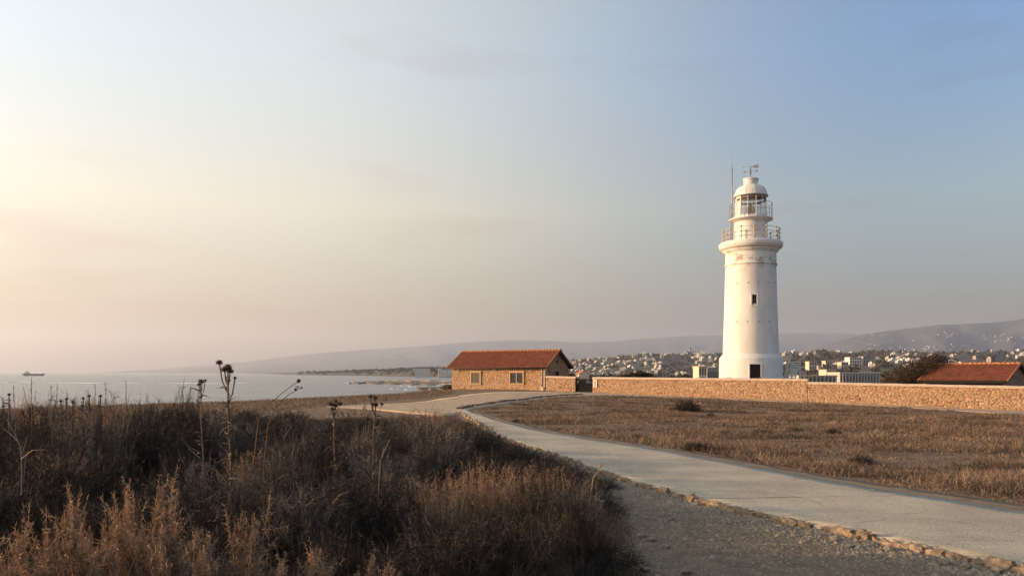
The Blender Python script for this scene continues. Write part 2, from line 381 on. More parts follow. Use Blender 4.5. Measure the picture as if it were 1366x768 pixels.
# ------------------------------------------------------------------ ground, sea, far land, hills
def axis(lo, hi, step, far_lo, far_hi, grow):
    a = list(np.arange(lo, hi + 1e-6, step)); d = step
    while a[-1] < far_hi: d *= grow; a.append(a[-1] + d)
    d = step; b = []; x = lo
    while x > far_lo: d *= grow; x -= d; b.append(x)
    return np.array(b[::-1] + a)
gx = axis(-40, 48, 0.5, -16000, 16000, 1.11); gy = axis(-6, 92, 0.5, -9000, 16000, 1.11)
GX, GY = np.meshgrid(gx, gy)
GZ = gz(GX, GY)
V = np.stack([GX.ravel(), GY.ravel(), GZ.ravel()], 1)
i = np.arange(len(gy) - 1)[:, None] * len(gx) + np.arange(len(gx) - 1)[None, :]
Q = np.stack([i, i + 1, i + 1 + len(gx), i + len(gx)], -1).reshape(-1, 4)
tag(link('ground', arrays_mesh('ground', V, Q, mats=[M['soil']], smooth=True)), kind='structure')

sm_ = MB(); sm_.add([(-30000, -9000, SEA), (30000, -9000, SEA), (30000, 30000, SEA), (-30000, 30000, SEA)], [(0, 1, 2, 3)])
tag(sm_.build('sea', M['sea']), kind='structure')

UC_Y = [180, 300, 500, 900, 1400, 1700, 2050, 2500, 2950, 3600, 7500]
UC_U = [650, 612, 606, 604, 604, 600, 540, 470, 396, 372, 320]
HU_U = [380, 450, 560, 640, 700, 760, 800, 860, 960, 1060, 1200, 1366, 1600]
HU_Z = [4, 7, 16, 22, 30, 42, 52, 66, 66, 58, 58, 62, 66]
def zfar(u, Y):
    u = np.asarray(u, float); Y = np.asarray(Y, float)
    c = smooth01((u - np.interp(Y, UC_Y, UC_U) - 10 * (fbm(Y * 0.012, u * 0.02, 9, 3) - 0.5)) / 9)
    ramp = smooth01((Y - np.interp(u, [960, 1060], [1150, 420])) / np.interp(u, [960, 1060], [1300, 1700]))
    H = np.interp(u, HU_U, HU_Z) * ramp * (0.82 + 0.36 * fbm(u * 0.02, Y * 0.002, 5, 3))
    H = H + 60 * smooth01((Y - 3600) / 3600) * smooth01((u - 820) / 300)
    return -14.0 + c * (7.0 + H)
us = np.arange(300, 1660, 4.0); ys = np.geomspace(190, 7400, 130)
U, YY = np.meshgrid(us, ys); ZZ = zfar(U, YY)
V = np.stack([((U - CX) / F * YY).ravel(), YY.ravel(), ZZ.ravel()], 1)
i = np.arange(len(ys) - 1)[:, None] * len(us) + np.arange(len(us) - 1)[None, :]
Q = np.stack([i, i + 1, i + 1 + len(us), i + len(us)], -1).reshape(-1, 4)
tag(link('far_terrain', arrays_mesh('far_terrain', V, Q, mats=[M['far_ground']], smooth=True)), kind='structure')

def hill_range(name, tab, Yf, Yr, Yb, u0, u1, seed):
    us = np.arange(u0, u1 + 1, 4.0); k = 46
    tu, ty = zip(*tab)
    ridge = np.interp(us, tu, ty)
    ker = np.ones(9) / 9; ridge = np.convolve(np.pad(ridge, 4, 'edge'), ker, 'valid')
    ridge = ridge + 1.6 * (fbm(us * 0.05, us * 0, seed, 4) - 0.5)
    rows = []
    for j in range(k + 1):
        t = j / k
        if t <= 0.75:
            q = t / 0.75; Y = Yf + (Yr - Yf) * q; pr = q ** 1.25
        else:
            q = (t - 0.75) / 0.25; Y = Yr + (Yb - Yr) * q; pr = 1 - q * 0.9
        top = EYE + (HY - ridge) / F * Yr
        spur = (fbm(us * 0.022 + q * 0.6, us * 0 + q * 2.2, seed + 4, 4) - 0.5) * 0.42 * np.sin(math.pi * min(pr, 1)) * np.maximum(top, 0)
        z = SEA - 8 + (top - SEA + 8) * pr + spur
        rows.append(np.stack([(us - CX) / F * Y, np.full_like(us, Y), z], 1))
    V = np.concatenate(rows); nu = len(us)
    i = np.arange(k)[:, None] * nu + np.arange(nu - 1)[None, :]
    Q = np.stack([i, i + 1, i + 1 + nu, i + nu], -1).reshape(-1, 4)
    tag(link(name, arrays_mesh(name, V, Q, mats=[M['hill']], smooth=True)), kind='structure')
T1 = [(60, 499), (130, 496), (200, 493), (260, 488), (330, 482), (400, 473), (460, 467.5), (520, 464), (610, 457), (660, 454), (720, 453),
      (775, 456.5), (830, 454), (900, 448), (960, 446.5), (1050, 444), (1130, 443), (1145, 445), (1250, 446), (1600, 450)]
T2 = [(1000, 489), (1060, 474), (1110, 456), (1145, 447), (1200, 438), (1250, 432.5), (1310, 430), (1366, 424), (1450, 418), (1600, 425)]
hill_range('far_hills', T1, 8200, 13000, 15500, 40, 1600, 11)
hill_range('near_hills', T2, 4600, 7600, 9000, 1010, 1600, 23)

# rocky spits reaching into the bay
def spit(name, pts, mat, h):
    """pts: (px left edge row, row near, row far) along the spit"""
    V = []; F_ = []; n_ = len(pts)
    for k, (px, yn, yf) in enumerate(pts):
        for j, (fr, zz) in enumerate([(0, -0.6), (0.12, h * 0.7), (0.5, h), (0.88, h * 0.7), (1, -0.6)]):
            py = yn + (yf - yn) * fr; Y = (EYE - SEA) * F / (py - HY)
            jit = (vnoise(k * 1.7, j * 2.3, 5) - 0.5)
            V.append(((px - CX) / F * Y + jit * 4, Y + jit * 6, SEA + zz * (0.6 + 0.8 * vnoise(k * 0.9, j + 7, 8)) if zz > 0 else SEA + zz))
    for k in range(n_ - 1):
        for j in range(4): F_.append((k * 5 + j, (k + 1) * 5 + j, (k + 1) * 5 + j + 1, k * 5 + j + 1))
    o = MB().add(V, F_).build(name, mat); tag(o, kind='structure'); return o
r_ = lambda a, b, k: a + (b - a) * k
spit('rock_spit', [(r_(469, 640, k / 40), r_(511.2, 515.5, (k / 40) ** 0.8) + 0.5 * math.sin(k * 1.1), r_(510.8, 507.0, min(1, k / 16)) + 0.3 * math.sin(k * 0.7)) for k in range(41)], M['shore_rock'], 1.6)
spit('rock_spit', [(r_(555, 640, k / 24), r_(518.6, 522.5, (k / 24) ** 0.7) + 0.5 * math.sin(k * 1.3), r_(518.2, 516.4, min(1, k / 8))) for k in range(25)], M['shore_rock'], 1.1)
spit('sand_strip', [(r_(512, 650, k / 20), r_(509.6, 511.3, k / 20), r_(509.3, 508.8, min(1, k / 6)) ) for k in range(21)], M['shore_sand'], 2.2)

# breaking waves: low white crests
fo = MB()
def crest(px0, px1, py, w, h):
    n_ = max(4, int(abs(px1 - px0) / 4)); V = []; Fc = []
    for k in range(n_ + 1):
        t = k / n_; px = px0 + (px1 - px0) * t
        Y = (EYE - SEA) * F / (py + 0.25 * math.sin(t * 9 + px0) - HY); X = (px - CX) / F * Y
        e = math.sin(math.pi * t) ** 0.6 * (0.5 + vnoise(px * 0.2, py, 3)); e = float(e)
        V += [(X, Y - w * e, SEA + 0.02), (X, Y, SEA + 0.05 + h * e), (X, Y + w * e, SEA + 0.02)]
    for k in range(n_):
        for j in range(2): Fc.append((k * 3 + j, k * 3 + 3 + j, k * 3 + 4 + j, k * 3 + 1 + j))
    fo.add(V, Fc, True)
crest(462, 471, 511.4, 5, 1.1); crest(552, 562, 511.9, 6, 0.8)
for a in ((519, 532, 518.6, 2.5, .35), (533, 549, 514.6, 4, .6), (545, 556, 516.1, 4, .5), (538, 552, 519.9, 2, .3), (60, 190, 510.6, 3.2, .45), (210, 330, 511.2, 2.6, .3),
          (0, 50, 509.6, 3, .4), (508, 516, 512.8, 3, .4), (566, 580, 521.5, 1.5, .25), (572, 590, 513.6, 3, .3)): crest(*a)
tag(fo.build('breaking_wave', M['foam']), 'white foam crests of small waves breaking near the rocky spits', 'foam', kind='stuff')

# ------------------------------------------------------------------ path, kerb, shoulder, dirt track
def world_line(pts): return np.array([on_ground(a, b) for a, b in pts])
LEFT = world_line([(1366, 763), (1236, 737), (1168, 722), (1060, 699.5), (969.5, 680.5), (915, 665), (848, 647), (796, 629), (735, 608), (665, 583), (632, 561), (611, 548.5)])
RIGHT = world_line([(1366, 687), (1250, 668), (1168, 656), (1100, 644), (1002, 625), (896, 605), (828, 594), (781, 587), (703.5, 573.5), (658, 561), (618, 546.5)])
def extend_front(L, d): return np.vstack([L[0] + d, L])
LEFT = extend_front(LEFT, np.array([2.8, -5.5])); RIGHT = extend_front(RIGHT, np.array([4.2, -5.5]))
def resample(L, n):
    s = np.concatenate([[0], np.cumsum(np.hypot(*np.diff(L, axis=0).T))]); t = np.linspace(0, s[-1], n)
    x, y = np.interp(t, s, L[:, 0]), np.interp(t, s, L[:, 1])
    k = np.array([.25, .5, .25])
    for _ in range(3): x[1:-1] = np.convolve(x, k, 'valid'); y[1:-1] = np.convolve(y, k, 'valid')
    return np.stack([x, y], 1)
def strip(name, A, B, n, m, mat, dz, jag=0.0, edge=0.12, seed=1):
    A = resample(A, n); B = resample(B, n)
    if jag:
        A = A + jag * (np.stack([fbm(np.arange(n) * .45, np.zeros(n), seed), fbm(np.arange(n) * .45, np.ones(n) * 5, seed)], 1) - .5)
        B = B + jag * (np.stack([fbm(np.arange(n) * .45, np.ones(n) * 9, seed), fbm(np.arange(n) * .45, np.ones(n) * 15, seed)], 1) - .5)
    V = []
    for j in range(m + 1):
        P = A + (B - A) * j / m
        V.append(np.column_stack([P, gz(P[:, 0], P[:, 1]) + dz]))
    lo = V[0].copy(); lo[:, 2] -= edge; hi = V[-1].copy(); hi[:, 2] -= edge
    V = np.concatenate([lo] + V + [hi]); k = m + 3
    i = np.arange(k - 1)[:, None] * n + np.arange(n - 1)[None, :]
    Q = np.stack([i, i + n, i + n + 1, i + 1], -1).reshape(-1, 4)
    return tag(link(name, arrays_mesh(name, V, Q, mats=[mat], smooth=False)), kind='structure'), A, B
path, PA, PB = strip('path', LEFT, RIGHT, 320, 10, M['concrete'], 0.048, 0.10, 0.2)

# rough kerb along the near edge, cast in short lengths
kerb_proto = []
for v in range(5):
    bm = bmesh.new(); bmesh.ops.create_cube(bm, size=1.0)
    bmesh.ops.subdivide_edges(bm, edges=bm.edges[:], cuts=2, use_grid_fill=True)
    for w in bm.verts:
        w.co.x *= 0.17; w.co.y *= 0.10; w.co.z *= 0.11
        w.co += Vector((random.uniform(-.03, .03), random.uniform(-.030, .030), random.uniform(-.022, .020)))
    me = bpy.data.meshes.new('kerb_stone'); bm.to_mesh(me); bm.free(); me.materials.append(M['kerb'])
    a = me.attributes.new('tint', 'FLOAT_COLOR', 'POINT'); t = random.uniform(.8, 1.15)
    a.data.foreach_set('color', [t, t, t, 1] * len(me.vertices)); kerb_proto.append(me)
s = np.concatenate([[0], np.cumsum(np.hypot(*np.diff(PA, axis=0).T))])
d = 0.3; kcount = 0
while d < s[-1] - 0.5 and kcount < 190:
    x, y = np.interp(d, s, PA[:, 0]), np.interp(d, s, PA[:, 1]); x2, y2 = np.interp(d + .3, s, PA[:, 0]), np.interp(d + .3, s, PA[:, 1])
    if random.random() > 0.12:
        o = link('kerb_stone', random.choice(kerb_proto), path)
        o.location = (x - .03, y, float(gz(x, y)) + 0.012 + random.uniform(-.02, .012)); o.rotation_euler = (0, random.uniform(-.04, .04), math.atan2(y2 - y, x2 - x) + random.uniform(-.22, .22))
        o.scale = (random.uniform(.6, 1.25), random.uniform(.6, 1.2), random.uniform(.6, 1.2)); kcount += 1
    d += random.uniform(.10, .17) if kcount < 120 else random.uniform(.16, .28)

# construction joints across the slab, filled with dirt
jn = 14
for q in (46, 92, 132, 184, 250):
    a_ = PA[q]; b_ = PB[int(np.argmin(np.abs(PB[:, 1] - a_[1] - .25)))]; V = []
    for k in range(jn + 1):
        p_ = a_ + (b_ - a_) * (.02 + .96 * k / jn); w_ = .003 + .008 * vnoise(k * .8, q, 3); o_ = .05 * (fbm(k * .4, q * 1.0, 6, 3) - .5)
        z_ = float(gz(*p_)) + .0515; V += [(p_[0], p_[1] - w_ + o_, z_), (p_[0], p_[1] + w_ + o_, z_)]
    MB().add(V, [(2 * k, 2 * k + 2, 2 * k + 3, 2 * k + 1) for k in range(jn)]).build('slab_joint', M['verge'], path)

# gravel shoulder between thicket and path
SA = PA[:230:6].copy(); SB = SA + np.array([-3.2, -0.6]); SB[:, 0] = np.minimum(SB[:, 0], 1.2)
strip('gravel_shoulder', SB, SA + np.array([.05, 0]), 120, 12, M['gravel'], 0.008, 0.15, 0.02, 4)
# bare verge on the field side
VA = PB[:300:6].copy(); VB = VA + np.array([0.35, 0.75]); VB[:10] += np.array([.3, .3])
strip('bare_verge', VA - np.array([.04, 0]), VB, 160, 4, M['verge'], 0.010, 0.25, 0.02, 6)

# dirt track along the wall and past the house, down to the path's end
TR_N = world_line([(1366, 553.5), (1200, 543), (1078, 537), (960, 532), (860, 529), (790, 527.5), (735, 531), (690, 536.5), (640, 544), (622, 549), (600, 556), (540, 551), (490, 545.5), (435, 542.6)])
TR_F = world_line([(1366, 547), (1200, 539), (1078, 533.5), (960, 528.5), (860, 526), (790, 523.6), (735, 522.4), (700, 522.6), (650, 523.4), (618, 527.0), (585, 532.5), (540, 537.5), (490, 540), (435, 542)])
TR_N = extend_front(TR_N, np.array([9, -6.0])); TR_F = extend_front(TR_F, np.array([9, -5.6]))
strip('dirt_track', TR_F, TR_N, 200, 10, M['pale_dirt'], 0.014, 0.45, 0.03, 8)

# low edging of the upper track: a dark broken kerb curving towards the gate
edg = empty('track_edging', (0, 0, 0)); ed = MB(); EP = world_line([(612, 545.5), (630, 541.5), (655, 538), (685, 534.5), (715, 530.5), (745, 527.8), (775, 526)])
EP = resample(EP, 70)
for k in range(69):
    a, b = EP[k], EP[k + 1]; t = (b - a) / np.hypot(*(b - a)); nn = np.array([-t[1], t[0]]) * 0.16
    if k % 9 == 7:
        if ed.v: ed.build('edging_stone', M['shore_rock'], edg); ed = MB()
        continue
    h = 0.06 + 0.06 * random.random(); z0 = float(gz(*a)); z1 = float(gz(*b))
    q = [a - nn, b - nn * .9, b + nn, a + nn * .9]
    ed.add([(q[0][0], q[0][1], z0 - .02), (q[1][0], q[1][1], z1 - .02), (q[2][0], q[2][1], z1 - .02), (q[3][0], q[3][1], z0 - .02),
            (q[0][0], q[0][1], z0 + h), (q[1][0], q[1][1], z1 + h), (q[2][0], q[2][1], z1 + h), (q[3][0], q[3][1], z0 + h)],
           [(0, 1, 5, 4), (1, 2, 6, 5), (2, 3, 7, 6), (3, 0, 4, 7), (4, 5, 6, 7)])
ed.build('edging_stone', M['shore_rock'], edg)
tag(edg, 'low dark broken stone edging curving beside the dirt track to the gate', 'edging')

# ------------------------------------------------------------------ rubble stonework
def stonework(name, parent, length, height, holes=(), top=None, tint_rng=(0.74, 1.14), seed=1, frame=None, row=(.07, .15), wid=(.14, .48)):
    """a face of separate stones in local x (along) / z (up), proud of y=0 towards -y; top(x) limits gables"""
    rr = random.Random(seed); V = []; Q = []; C = []; z = 0.0
    while z < height - 0.05:
        h = min(rr.uniform(*row), height - z); x = -rr.uniform(0, .2)
        while x < length:
            w = rr.uniform(*wid); a, b = max(x, 0), min(x + w, length); x += w
            if b - a < 0.05: continue
            segs = [(a, b)]
            for (hx0, hx1, hz0, hz1) in holes:
                if z + h > hz0 + .02 and z < hz1 - .02:
                    ns = []
                    for (p, q) in segs:
                        if q <= hx0 or p >= hx1: ns.append((p, q)); continue
                        if p < hx0 - .05: ns.append((p, hx0))
                        if q > hx1 + .05: ns.append((hx1, q))
                    segs = ns
            for (p, q) in segs:
                hh = h
                if top is not None:
                    lim = min(top(p), top(q))
                    if z + .04 > lim: continue
                    hh = min(h, lim - z)
                g_ = 0.009; d = rr.uniform(.010, .028); j = lambda: rr.uniform(-.014, .014)
                c0 = [(p + g_ + j(), z + g_ + j()), (q - g_ + j(), z + g_ + j()), (q - g_ + j(), z + hh - g_ + j()), (p + g_ + j(), z + hh - g_ + j())]
                cx, cz = (p + q) / 2, z + hh / 2; b0 = len(V)
                for (X, Z) in c0: V.append((X, 0.004, Z))
                for (X, Z) in c0: V.append((X + (cx - X) * .16, -d + rr.uniform(-.008, .008), Z + (cz - Z) * .16))
                Q += [(b0 + 4, b0 + 5, b0 + 6, b0 + 7)] + [(b0 + k, b0 + (k + 1) % 4, b0 + 4 + (k + 1) % 4, b0 + 4 + k) for k in range(4)]
                t = rr.uniform(*tint_rng); r = rr.random()
                c = (t, t * rr.uniform(.92, 1.04), t * rr.uniform(.82, 1.08))
                if r < .05: c = (t * .68, t * .46, t * .40)
                elif r < .14: c = (t * 1.15, t * 1.18, t * 1.22)
                C += [c] * 8
        z += h
    V = np.array(V, float)
    if frame is not None: V = frame(V)
    o = link(name, arrays_mesh(name, V, Q, mats=[M['stone']], C=np.array(C)), parent)
    o['kind'] = 'stuff'; return o

# ------------------------------------------------------------------ boundary wall (three lengths) and gate
WD = np.array([.851, -.525]); WN = np.array([-.525, -.851])
W0 = np.array([3.35, 75.0])
def wall_at(px):   # parameter along the wall line seen in a column of the photo
    k = (px - CX) / F
    return (k * W0[1] - W0[0]) / (WD[0] - k * WD[1])
def boundary(label, s0, s1, ytop0, ytop1, seed):
    P0 = W0 + WD * s0; P1 = W0 + WD * s1; L = s1 - s0
    zb0, zb1 = float(gz(*P0)) - .08, float(gz(*P1)) - .08
    zt0 = EYE + (HY - ytop0) / F * P0[1]; zt1 = EYE + (HY - ytop1) / F * P1[1]
    root = empty('boundary_wall', (P0[0], P0[1], zb0), math.atan2(WD[1], WD[0]))
    H = 1.0; zb = lambda x: (zb1 - zb0) * x / L; zt = lambda x: zt0 - zb0 + (zt1 - zt0) * x / L
    c = MB(); T = .42; V = []
    n_ = max(2, int(L / 3))
    for k in range(n_ + 1):
        x = L * k / n_; V += [(x, 0, zb(x) - .3), (x, T, zb(x) - .3), (x, T, zt(x) - .17), (x, 0, zt(x) - .17)]
    Fc = [(k * 4 + a, k * 4 + 4 + a, k * 4 + 4 + (a + 1) % 4, k * 4 + (a + 1) % 4) for k in range(n_) for a in range(4)]
    Fc += [(0, 1, 2, 3), tuple(reversed(range(n_ * 4, n_ * 4 + 4)))]
    c.add(V, Fc).build('wall_core', M['mortar'], root)
    hs = (zt0 - zb0 - .17 + zt1 - zb1 - .17) / 2
    def fr(V):
        x = V[:, 0]; t = V[:, 2] / hs
        V[:, 2] = zb(x) + t * (zt(x) - .17 - zb(x)); return V
    stonework('stonework', root, L, hs, seed=seed, frame=fr)
    # rounded rendered coping, slightly uneven
    V = []; n_ = max(3, int(L / .6)); pr = [(-.07, -.17), (-.075, -.07), (.02, .01), (T / 2, .035), (T - .02, .01), (T + .07, -.07), (T + .07, -.17)]
    for k in range(n_ + 1):
        x = -.02 + (L + .04) * k / n_
        for (yy, zz) in pr: V.append((x, yy + random.uniform(-.012, .012), zt(x) + zz + random.uniform(-.012, .012)))
    m_ = len(pr); Fc = [(k * m_ + j, (k + 1) * m_ + j, (k + 1) * m_ + (j + 1) % m_, k * m_ + (j + 1) % m_) for k in range(n_) for j in range(m_)]
    Fc += [tuple(reversed(range(m_))), tuple(range(n_ * m_, n_ * m_ + m_))]
    MB().add(V, Fc).build('coping', M['coping'], root)
    tag(root, label, 'wall', 'boundary walls of the lighthouse yard'); return root
sg0, sg1 = wall_at(767.5), wall_at(790.5); sst = wall_at(1077)
boundary('short tan stone wall between the red roofed cottage and the black gate', 0.10, sg0, 501.5, 502.5, 31)
bw = boundary('long tan rubble stone wall in front of the white lighthouse', sg1, sst, 503, 505.5, 32)
boundary('lower tan stone wall at the right edge, before the dark bush and shed', sst + .03, wall_at(1366) + 16, 509.5, 524, 33)

gp0 = W0 + WD * sg0; gp1 = W0 + WD * sg1; gL = sg1 - sg0
gate = empty('iron_gate', (gp0[0], gp0[1], float(gz(*gp0))), math.atan2(WD[1], WD[0]))
gh = 1.32
for x in (.05, gL - .05): MB().box(x - .045, x + .045, .12, .21, -.02, gh + .05).build('gate_post', M['iron'], gate)
fr_ = MB()
for z in (.08, .62, gh - .12): fr_.box(.1, gL - .1, .15, .18, z - .03, z + .03)
fr_.box(gL / 2 - .03, gL / 2 + .03, .148, .182, .05, gh); fr_.build('gate_frame', M['iron'], gate)
MB().box(.1, gL - .1, .16, .172, .09, .86).build('lower_panel', M['iron'], gate)
k = 0
bar = MB().box(-.014, .014, .151, .179, .6, gh).mesh('bar', M['iron'])
while .17 + k * .075 < gL - .12:
    link('bar', bar, gate).location = (.17 + k * .075, 0, 0); k += 1
tag(gate, 'black iron gate between the short and the long stone wall', 'gate')

sp = W0 + WD * wall_at(794.3)
sg = empty('notice_board', (sp[0], sp[1], EYE + (HY - 511.2) / F * sp[1]), math.atan2(WD[1], WD[0]))
MB().box(-.2, .2, -.085, -.06, -.36, .36).build('plate', M['sign'], sg, .006)
for z, w in ((.17, .085), (-.02, .08), (-.2, .075)):
    MB().box(-w, w, -.0885, -.085, z - .055, z + .055).build('printed_mark', M['ink'], sg)
tag(sg, 'upright white notice plate with three dark marks beside the gate', 'sign')

# ------------------------------------------------------------------ roofs of clay tile
def tile_slope(name, parent, L, run, rise, org, flip, seed=1, m=None):
    """org: local eave corner; slope climbs +y (flip: -y)"""
    rr = random.Random(seed); sl = math.hypot(run, rise); nc = int(round(L / .24)); nr = int(round(sl / .38))
    V = []; Q = []; C = []; sgn = -1 if flip else 1; w = L / nc; prof = [(0, 0), (.22, .036), (.5, .052), (.78, .036), (1.0, 0)]
    for r in range(nr):
        s0, s1 = sl * r / nr - .03, sl * (r + 1) / nr
        for c in range(nc):
            b0 = len(V); t = rr.uniform(.86, 1.1); tt = (t, t * rr.uniform(.9, 1.14), t * rr.uniform(.88, 1.15))
            if rr.random() < .05: tt = (t * .6, t * .75, t * .8)
            jx, jz = rr.uniform(-.01, .01), rr.uniform(-.006, .01)
            for (s, lift) in ((s0, .032), (s1, 0.0)):
                for (px, pz) in prof:
                    y = run * s / sl; z = rise * s / sl
                    V.append((org[0] + (c + px) * w + jx, org[1] + sgn * (y - (pz + lift) * rise / sl), org[2] + z + (pz + lift + jz) * run / sl)); C.append(tt)
            Q += [(b0 + k, b0 + k + 1, b0 + 6 + k, b0 + 5 + k) for k in range(4)]
    o = link(name, arrays_mesh(name, V, Q, mats=[m or M['tile']], C=np.array(C)), parent); o['kind'] = 'stuff'; return o

def gable_roof(root, L, W, ze, rise, oh, og, seed):
    """gable roof over a box L x W; ridge along local x"""
    run = W / 2 + oh; sl = rise / (W / 2); zlo = ze - oh * sl
    d = MB()
    for sg_ in (1, -1):
        y0 = -oh if sg_ == 1 else W + oh
        d.add([(-og, y0, zlo), (L + og, y0, zlo), (L + og, W / 2, ze + rise), (-og, W / 2, ze + rise),
               (-og, y0, zlo - .09), (L + og, y0, zlo - .09), (L + og, W / 2, ze + rise - .09), (-og, W / 2, ze + rise - .09)],
              [(0, 1, 2, 3), (7, 6, 5, 4), (4, 5, 1, 0), (0, 3, 7, 4), (2, 1, 5, 6)])
    roof = d.build('roof', M['dark_wood'], root)
    tile_slope('roof_tiles', roof, L + 2 * og, run, rise + oh * sl, (-og, -oh, zlo + .01), False, seed)
    tile_slope('roof_tiles', roof, L + 2 * og, run, rise + oh * sl, (-og, W + oh, zlo + .01), True, seed + 1)
    rd = MB(); x = -og; zr = ze + rise + .06
    while x < L + og - .1:
        rd.tube([(x, W / 2, zr + .012), (x + .4, W / 2, zr)], [.11, .095], 8); x += .38
    rd.build('ridge_tiles', M['ridge_tile'], roof)['kind'] = 'stuff'
    for xx in (-og, L + og):
        for yy in (-oh, W + oh):
            MB().tube([(xx, yy, zlo + .06), (xx, W / 2, ze + rise + .07)], .055, 6).build('verge_tile', M['ridge_tile'], roof)
    return roof

# ------------------------------------------------------------------ stone cottage
HA = R(31); HL, HW, HH, HR = 11.5, 5.3, 2.78, 1.58
hr = np.array([3.30, 75.1]); hl = hr - HL * np.array([math.cos(HA), -math.sin(HA)])
hz = -0.42
house = empty('stone_cottage', (hl[0], hl[1], hz), -HA)
c = MB().box(0, HL, 0, HW, -.6, HH)
c.add([(0, 0, HH), (0, HW, HH), (0, HW / 2, HH + HR - .02), (HL, 0, HH), (HL, HW, HH), (HL, HW / 2, HH + HR - .02)], [(0, 2, 1), (3, 4, 5)])
wall = c.build('wall', M['mortar'], house)
def hx(px):   # local x on the front for a photo column
    k = (px - CX) / F; ux, uy = math.cos(HA), -math.sin(HA)
    return (k * hl[1] - hl[0]) / (ux - k * uy)
wins = [(hx(629.2), hx(640.3), .93, 2.02), (hx(681), hx(697.5), .97, 2.02)]
stonework('stonework', wall, HL, HH, holes=[(a - .16, b + .16, c_ - .14, d_ + .2) for a, b, c_, d_ in wins], seed=41)
ra = Matrix.Rotation(R(90), 3, 'Z')
def to_gable(V):
    out = V.copy(); out[:, 0] = HL - V[:, 1]; out[:, 1] = V[:, 0]; return out
gtop = lambda x: HH + HR * (1 - abs(x - HW / 2) / (HW / 2)) - .05
gw = (HW * .42, HW * .60, 1.55, 2.22)
stonework('stonework', wall, HW, HH + HR, holes=[(gw[0] - .12, gw[1] + .12, gw[2] - .12, gw[3] + .12)], top=gtop, seed=42, frame=to_gable, tint_rng=(.5, .85))  # gable stones tinted darker: the shaded side is put into their colour
for k, (a, b, z0, z1) in enumerate(wins):
    w = MB().box(a, b, -.012, .02, z0, z1).build('window', M['bldg_win'], house)
    sf = MB()
    sf.box(a - .15, a, -.075, .01, z0 - .02, z1 + .02); sf.box(b, b + .15, -.075, .01, z0 - .02, z1 + .02)
    sf.box(a - .17, b + .17, -.08, .01, z1 + .02, z1 + .19); sf.build('surround', M['trim'], w, .01)
    MB().box(a - .2, b + .2, -.12, .01, z0 - .13, z0 - .02).build('sill', M['trim'], w, .01)
    mid = (a + b) / 2
    mt = M['shutter'] if k == 0 else M['shutter_dark']
    for (p, q) in ((a + .012, mid - .012), (mid + .012, b - .012)):
        sh = MB()
        sh.box(p, p + .06, -.04, -.013, z0 + .01, z1 - .01); sh.box(q - .06, q, -.04, -.013, z0 + .01, z1 - .01)
        sh.box(p + .06, q - .06, -.04, -.013, z0 + .01, z0 + .08); sh.box(p + .06, q - .06, -.04, -.013, z1 - .08, z1 - .01)
        zz = z0 + .1
        while zz < z1 - .12:
            sh.add([(p + .06, -.014, zz + .05), (q - .06, -.014, zz + .05), (q - .06, -.036, zz), (p + .06, -.036, zz)], [(0, 1, 2, 3)]); zz += .06
        sh.build('shutter', mt, w)
    if k == 1:
        MB().box(mid - .055, mid + .02, -.052, -.04, z0 + .02, z1 - .02).build('pale_mullion', M['grey_metal'], w)
        MB().box(mid - .055, mid + .2, -.052, -.04, z0 + .02, z0 + .09).build('pale_rail', M['grey_metal'], w)
    MB().tube([(b + .27, -.07, z0 - .2), (b + .27, -.07, z1 + .3)], .022, 6).build('dark_upright', M['dark_wood'], w)  # thin dark upright to the right of each front window
w = MB().box(HL - .02, HL + .012, gw[0], gw[1], gw[2], gw[3]).build('window', M['door'], house)
sf = MB(); sf.box(HL, HL + .06, gw[0] - .11, gw[0], gw[2], gw[3]); sf.box(HL, HL + .06, gw[1], gw[1] + .11, gw[2], gw[3])
sf.box(HL, HL + .07, gw[0] - .12, gw[1] + .12, gw[3], gw[3] + .12); sf.build('surround', M['mortar'], w)
dv = MB(); yc, zc = HW / 2 + .05, HH + .42
dv.add([(HL + .062, yc - .21, zc), (HL + .062, yc, zc - .21), (HL + .062, yc + .21, zc), (HL + .062, yc, zc + .21),
        (HL, yc - .21, zc), (HL, yc, zc - .21), (HL, yc + .21, zc), (HL, yc, zc + .21)],
       [(0, 1, 2, 3), (0, 4, 5, 1), (1, 5, 6, 2), (2, 6, 7, 3), (3, 7, 4, 0)])
dv.build('diamond_vent', M['door'], house)
gable_roof(house, HL, HW, HH, HR, .42, .45, 51)
MB().tube([(-.4, -.40, HH - .26), (HL + .4, -.40, HH - .27)], .06, 8).build('gutter', M['dark_wood'], house)
MB().tube([(HL - .22, -.35, HH - .28), (HL - .22, -.10, HH - .5), (HL - .22, -.10, .1)], .05, 8).build('downpipe', M['coping'], house)
MB().box(HL - .42, HL - .04, -.16, -.05, .02, .62).build('meter_box', M['coping'], house, .01)
for px in (611.5, 660.5):
    MB().box(hx(px) - .06, hx(px) + .06, -.16, -.04, HH - .5, HH - .28).build('wall_lamp', M['sign'], house, .01)
qn = MB()
for k in range(9):
    ww = .34 if k % 2 else .22
    qn.box(HL - ww, HL + .075, -.07, (.22 if k % 2 else .34), k * .3 - .05, k * .3 + .24)
qn.build('corner_quoins', M['coping'], house, .015)['kind'] = 'stuff'
tag(house, 'small tan stone cottage with red tiled gable roof and shuttered windows', 'cottage')

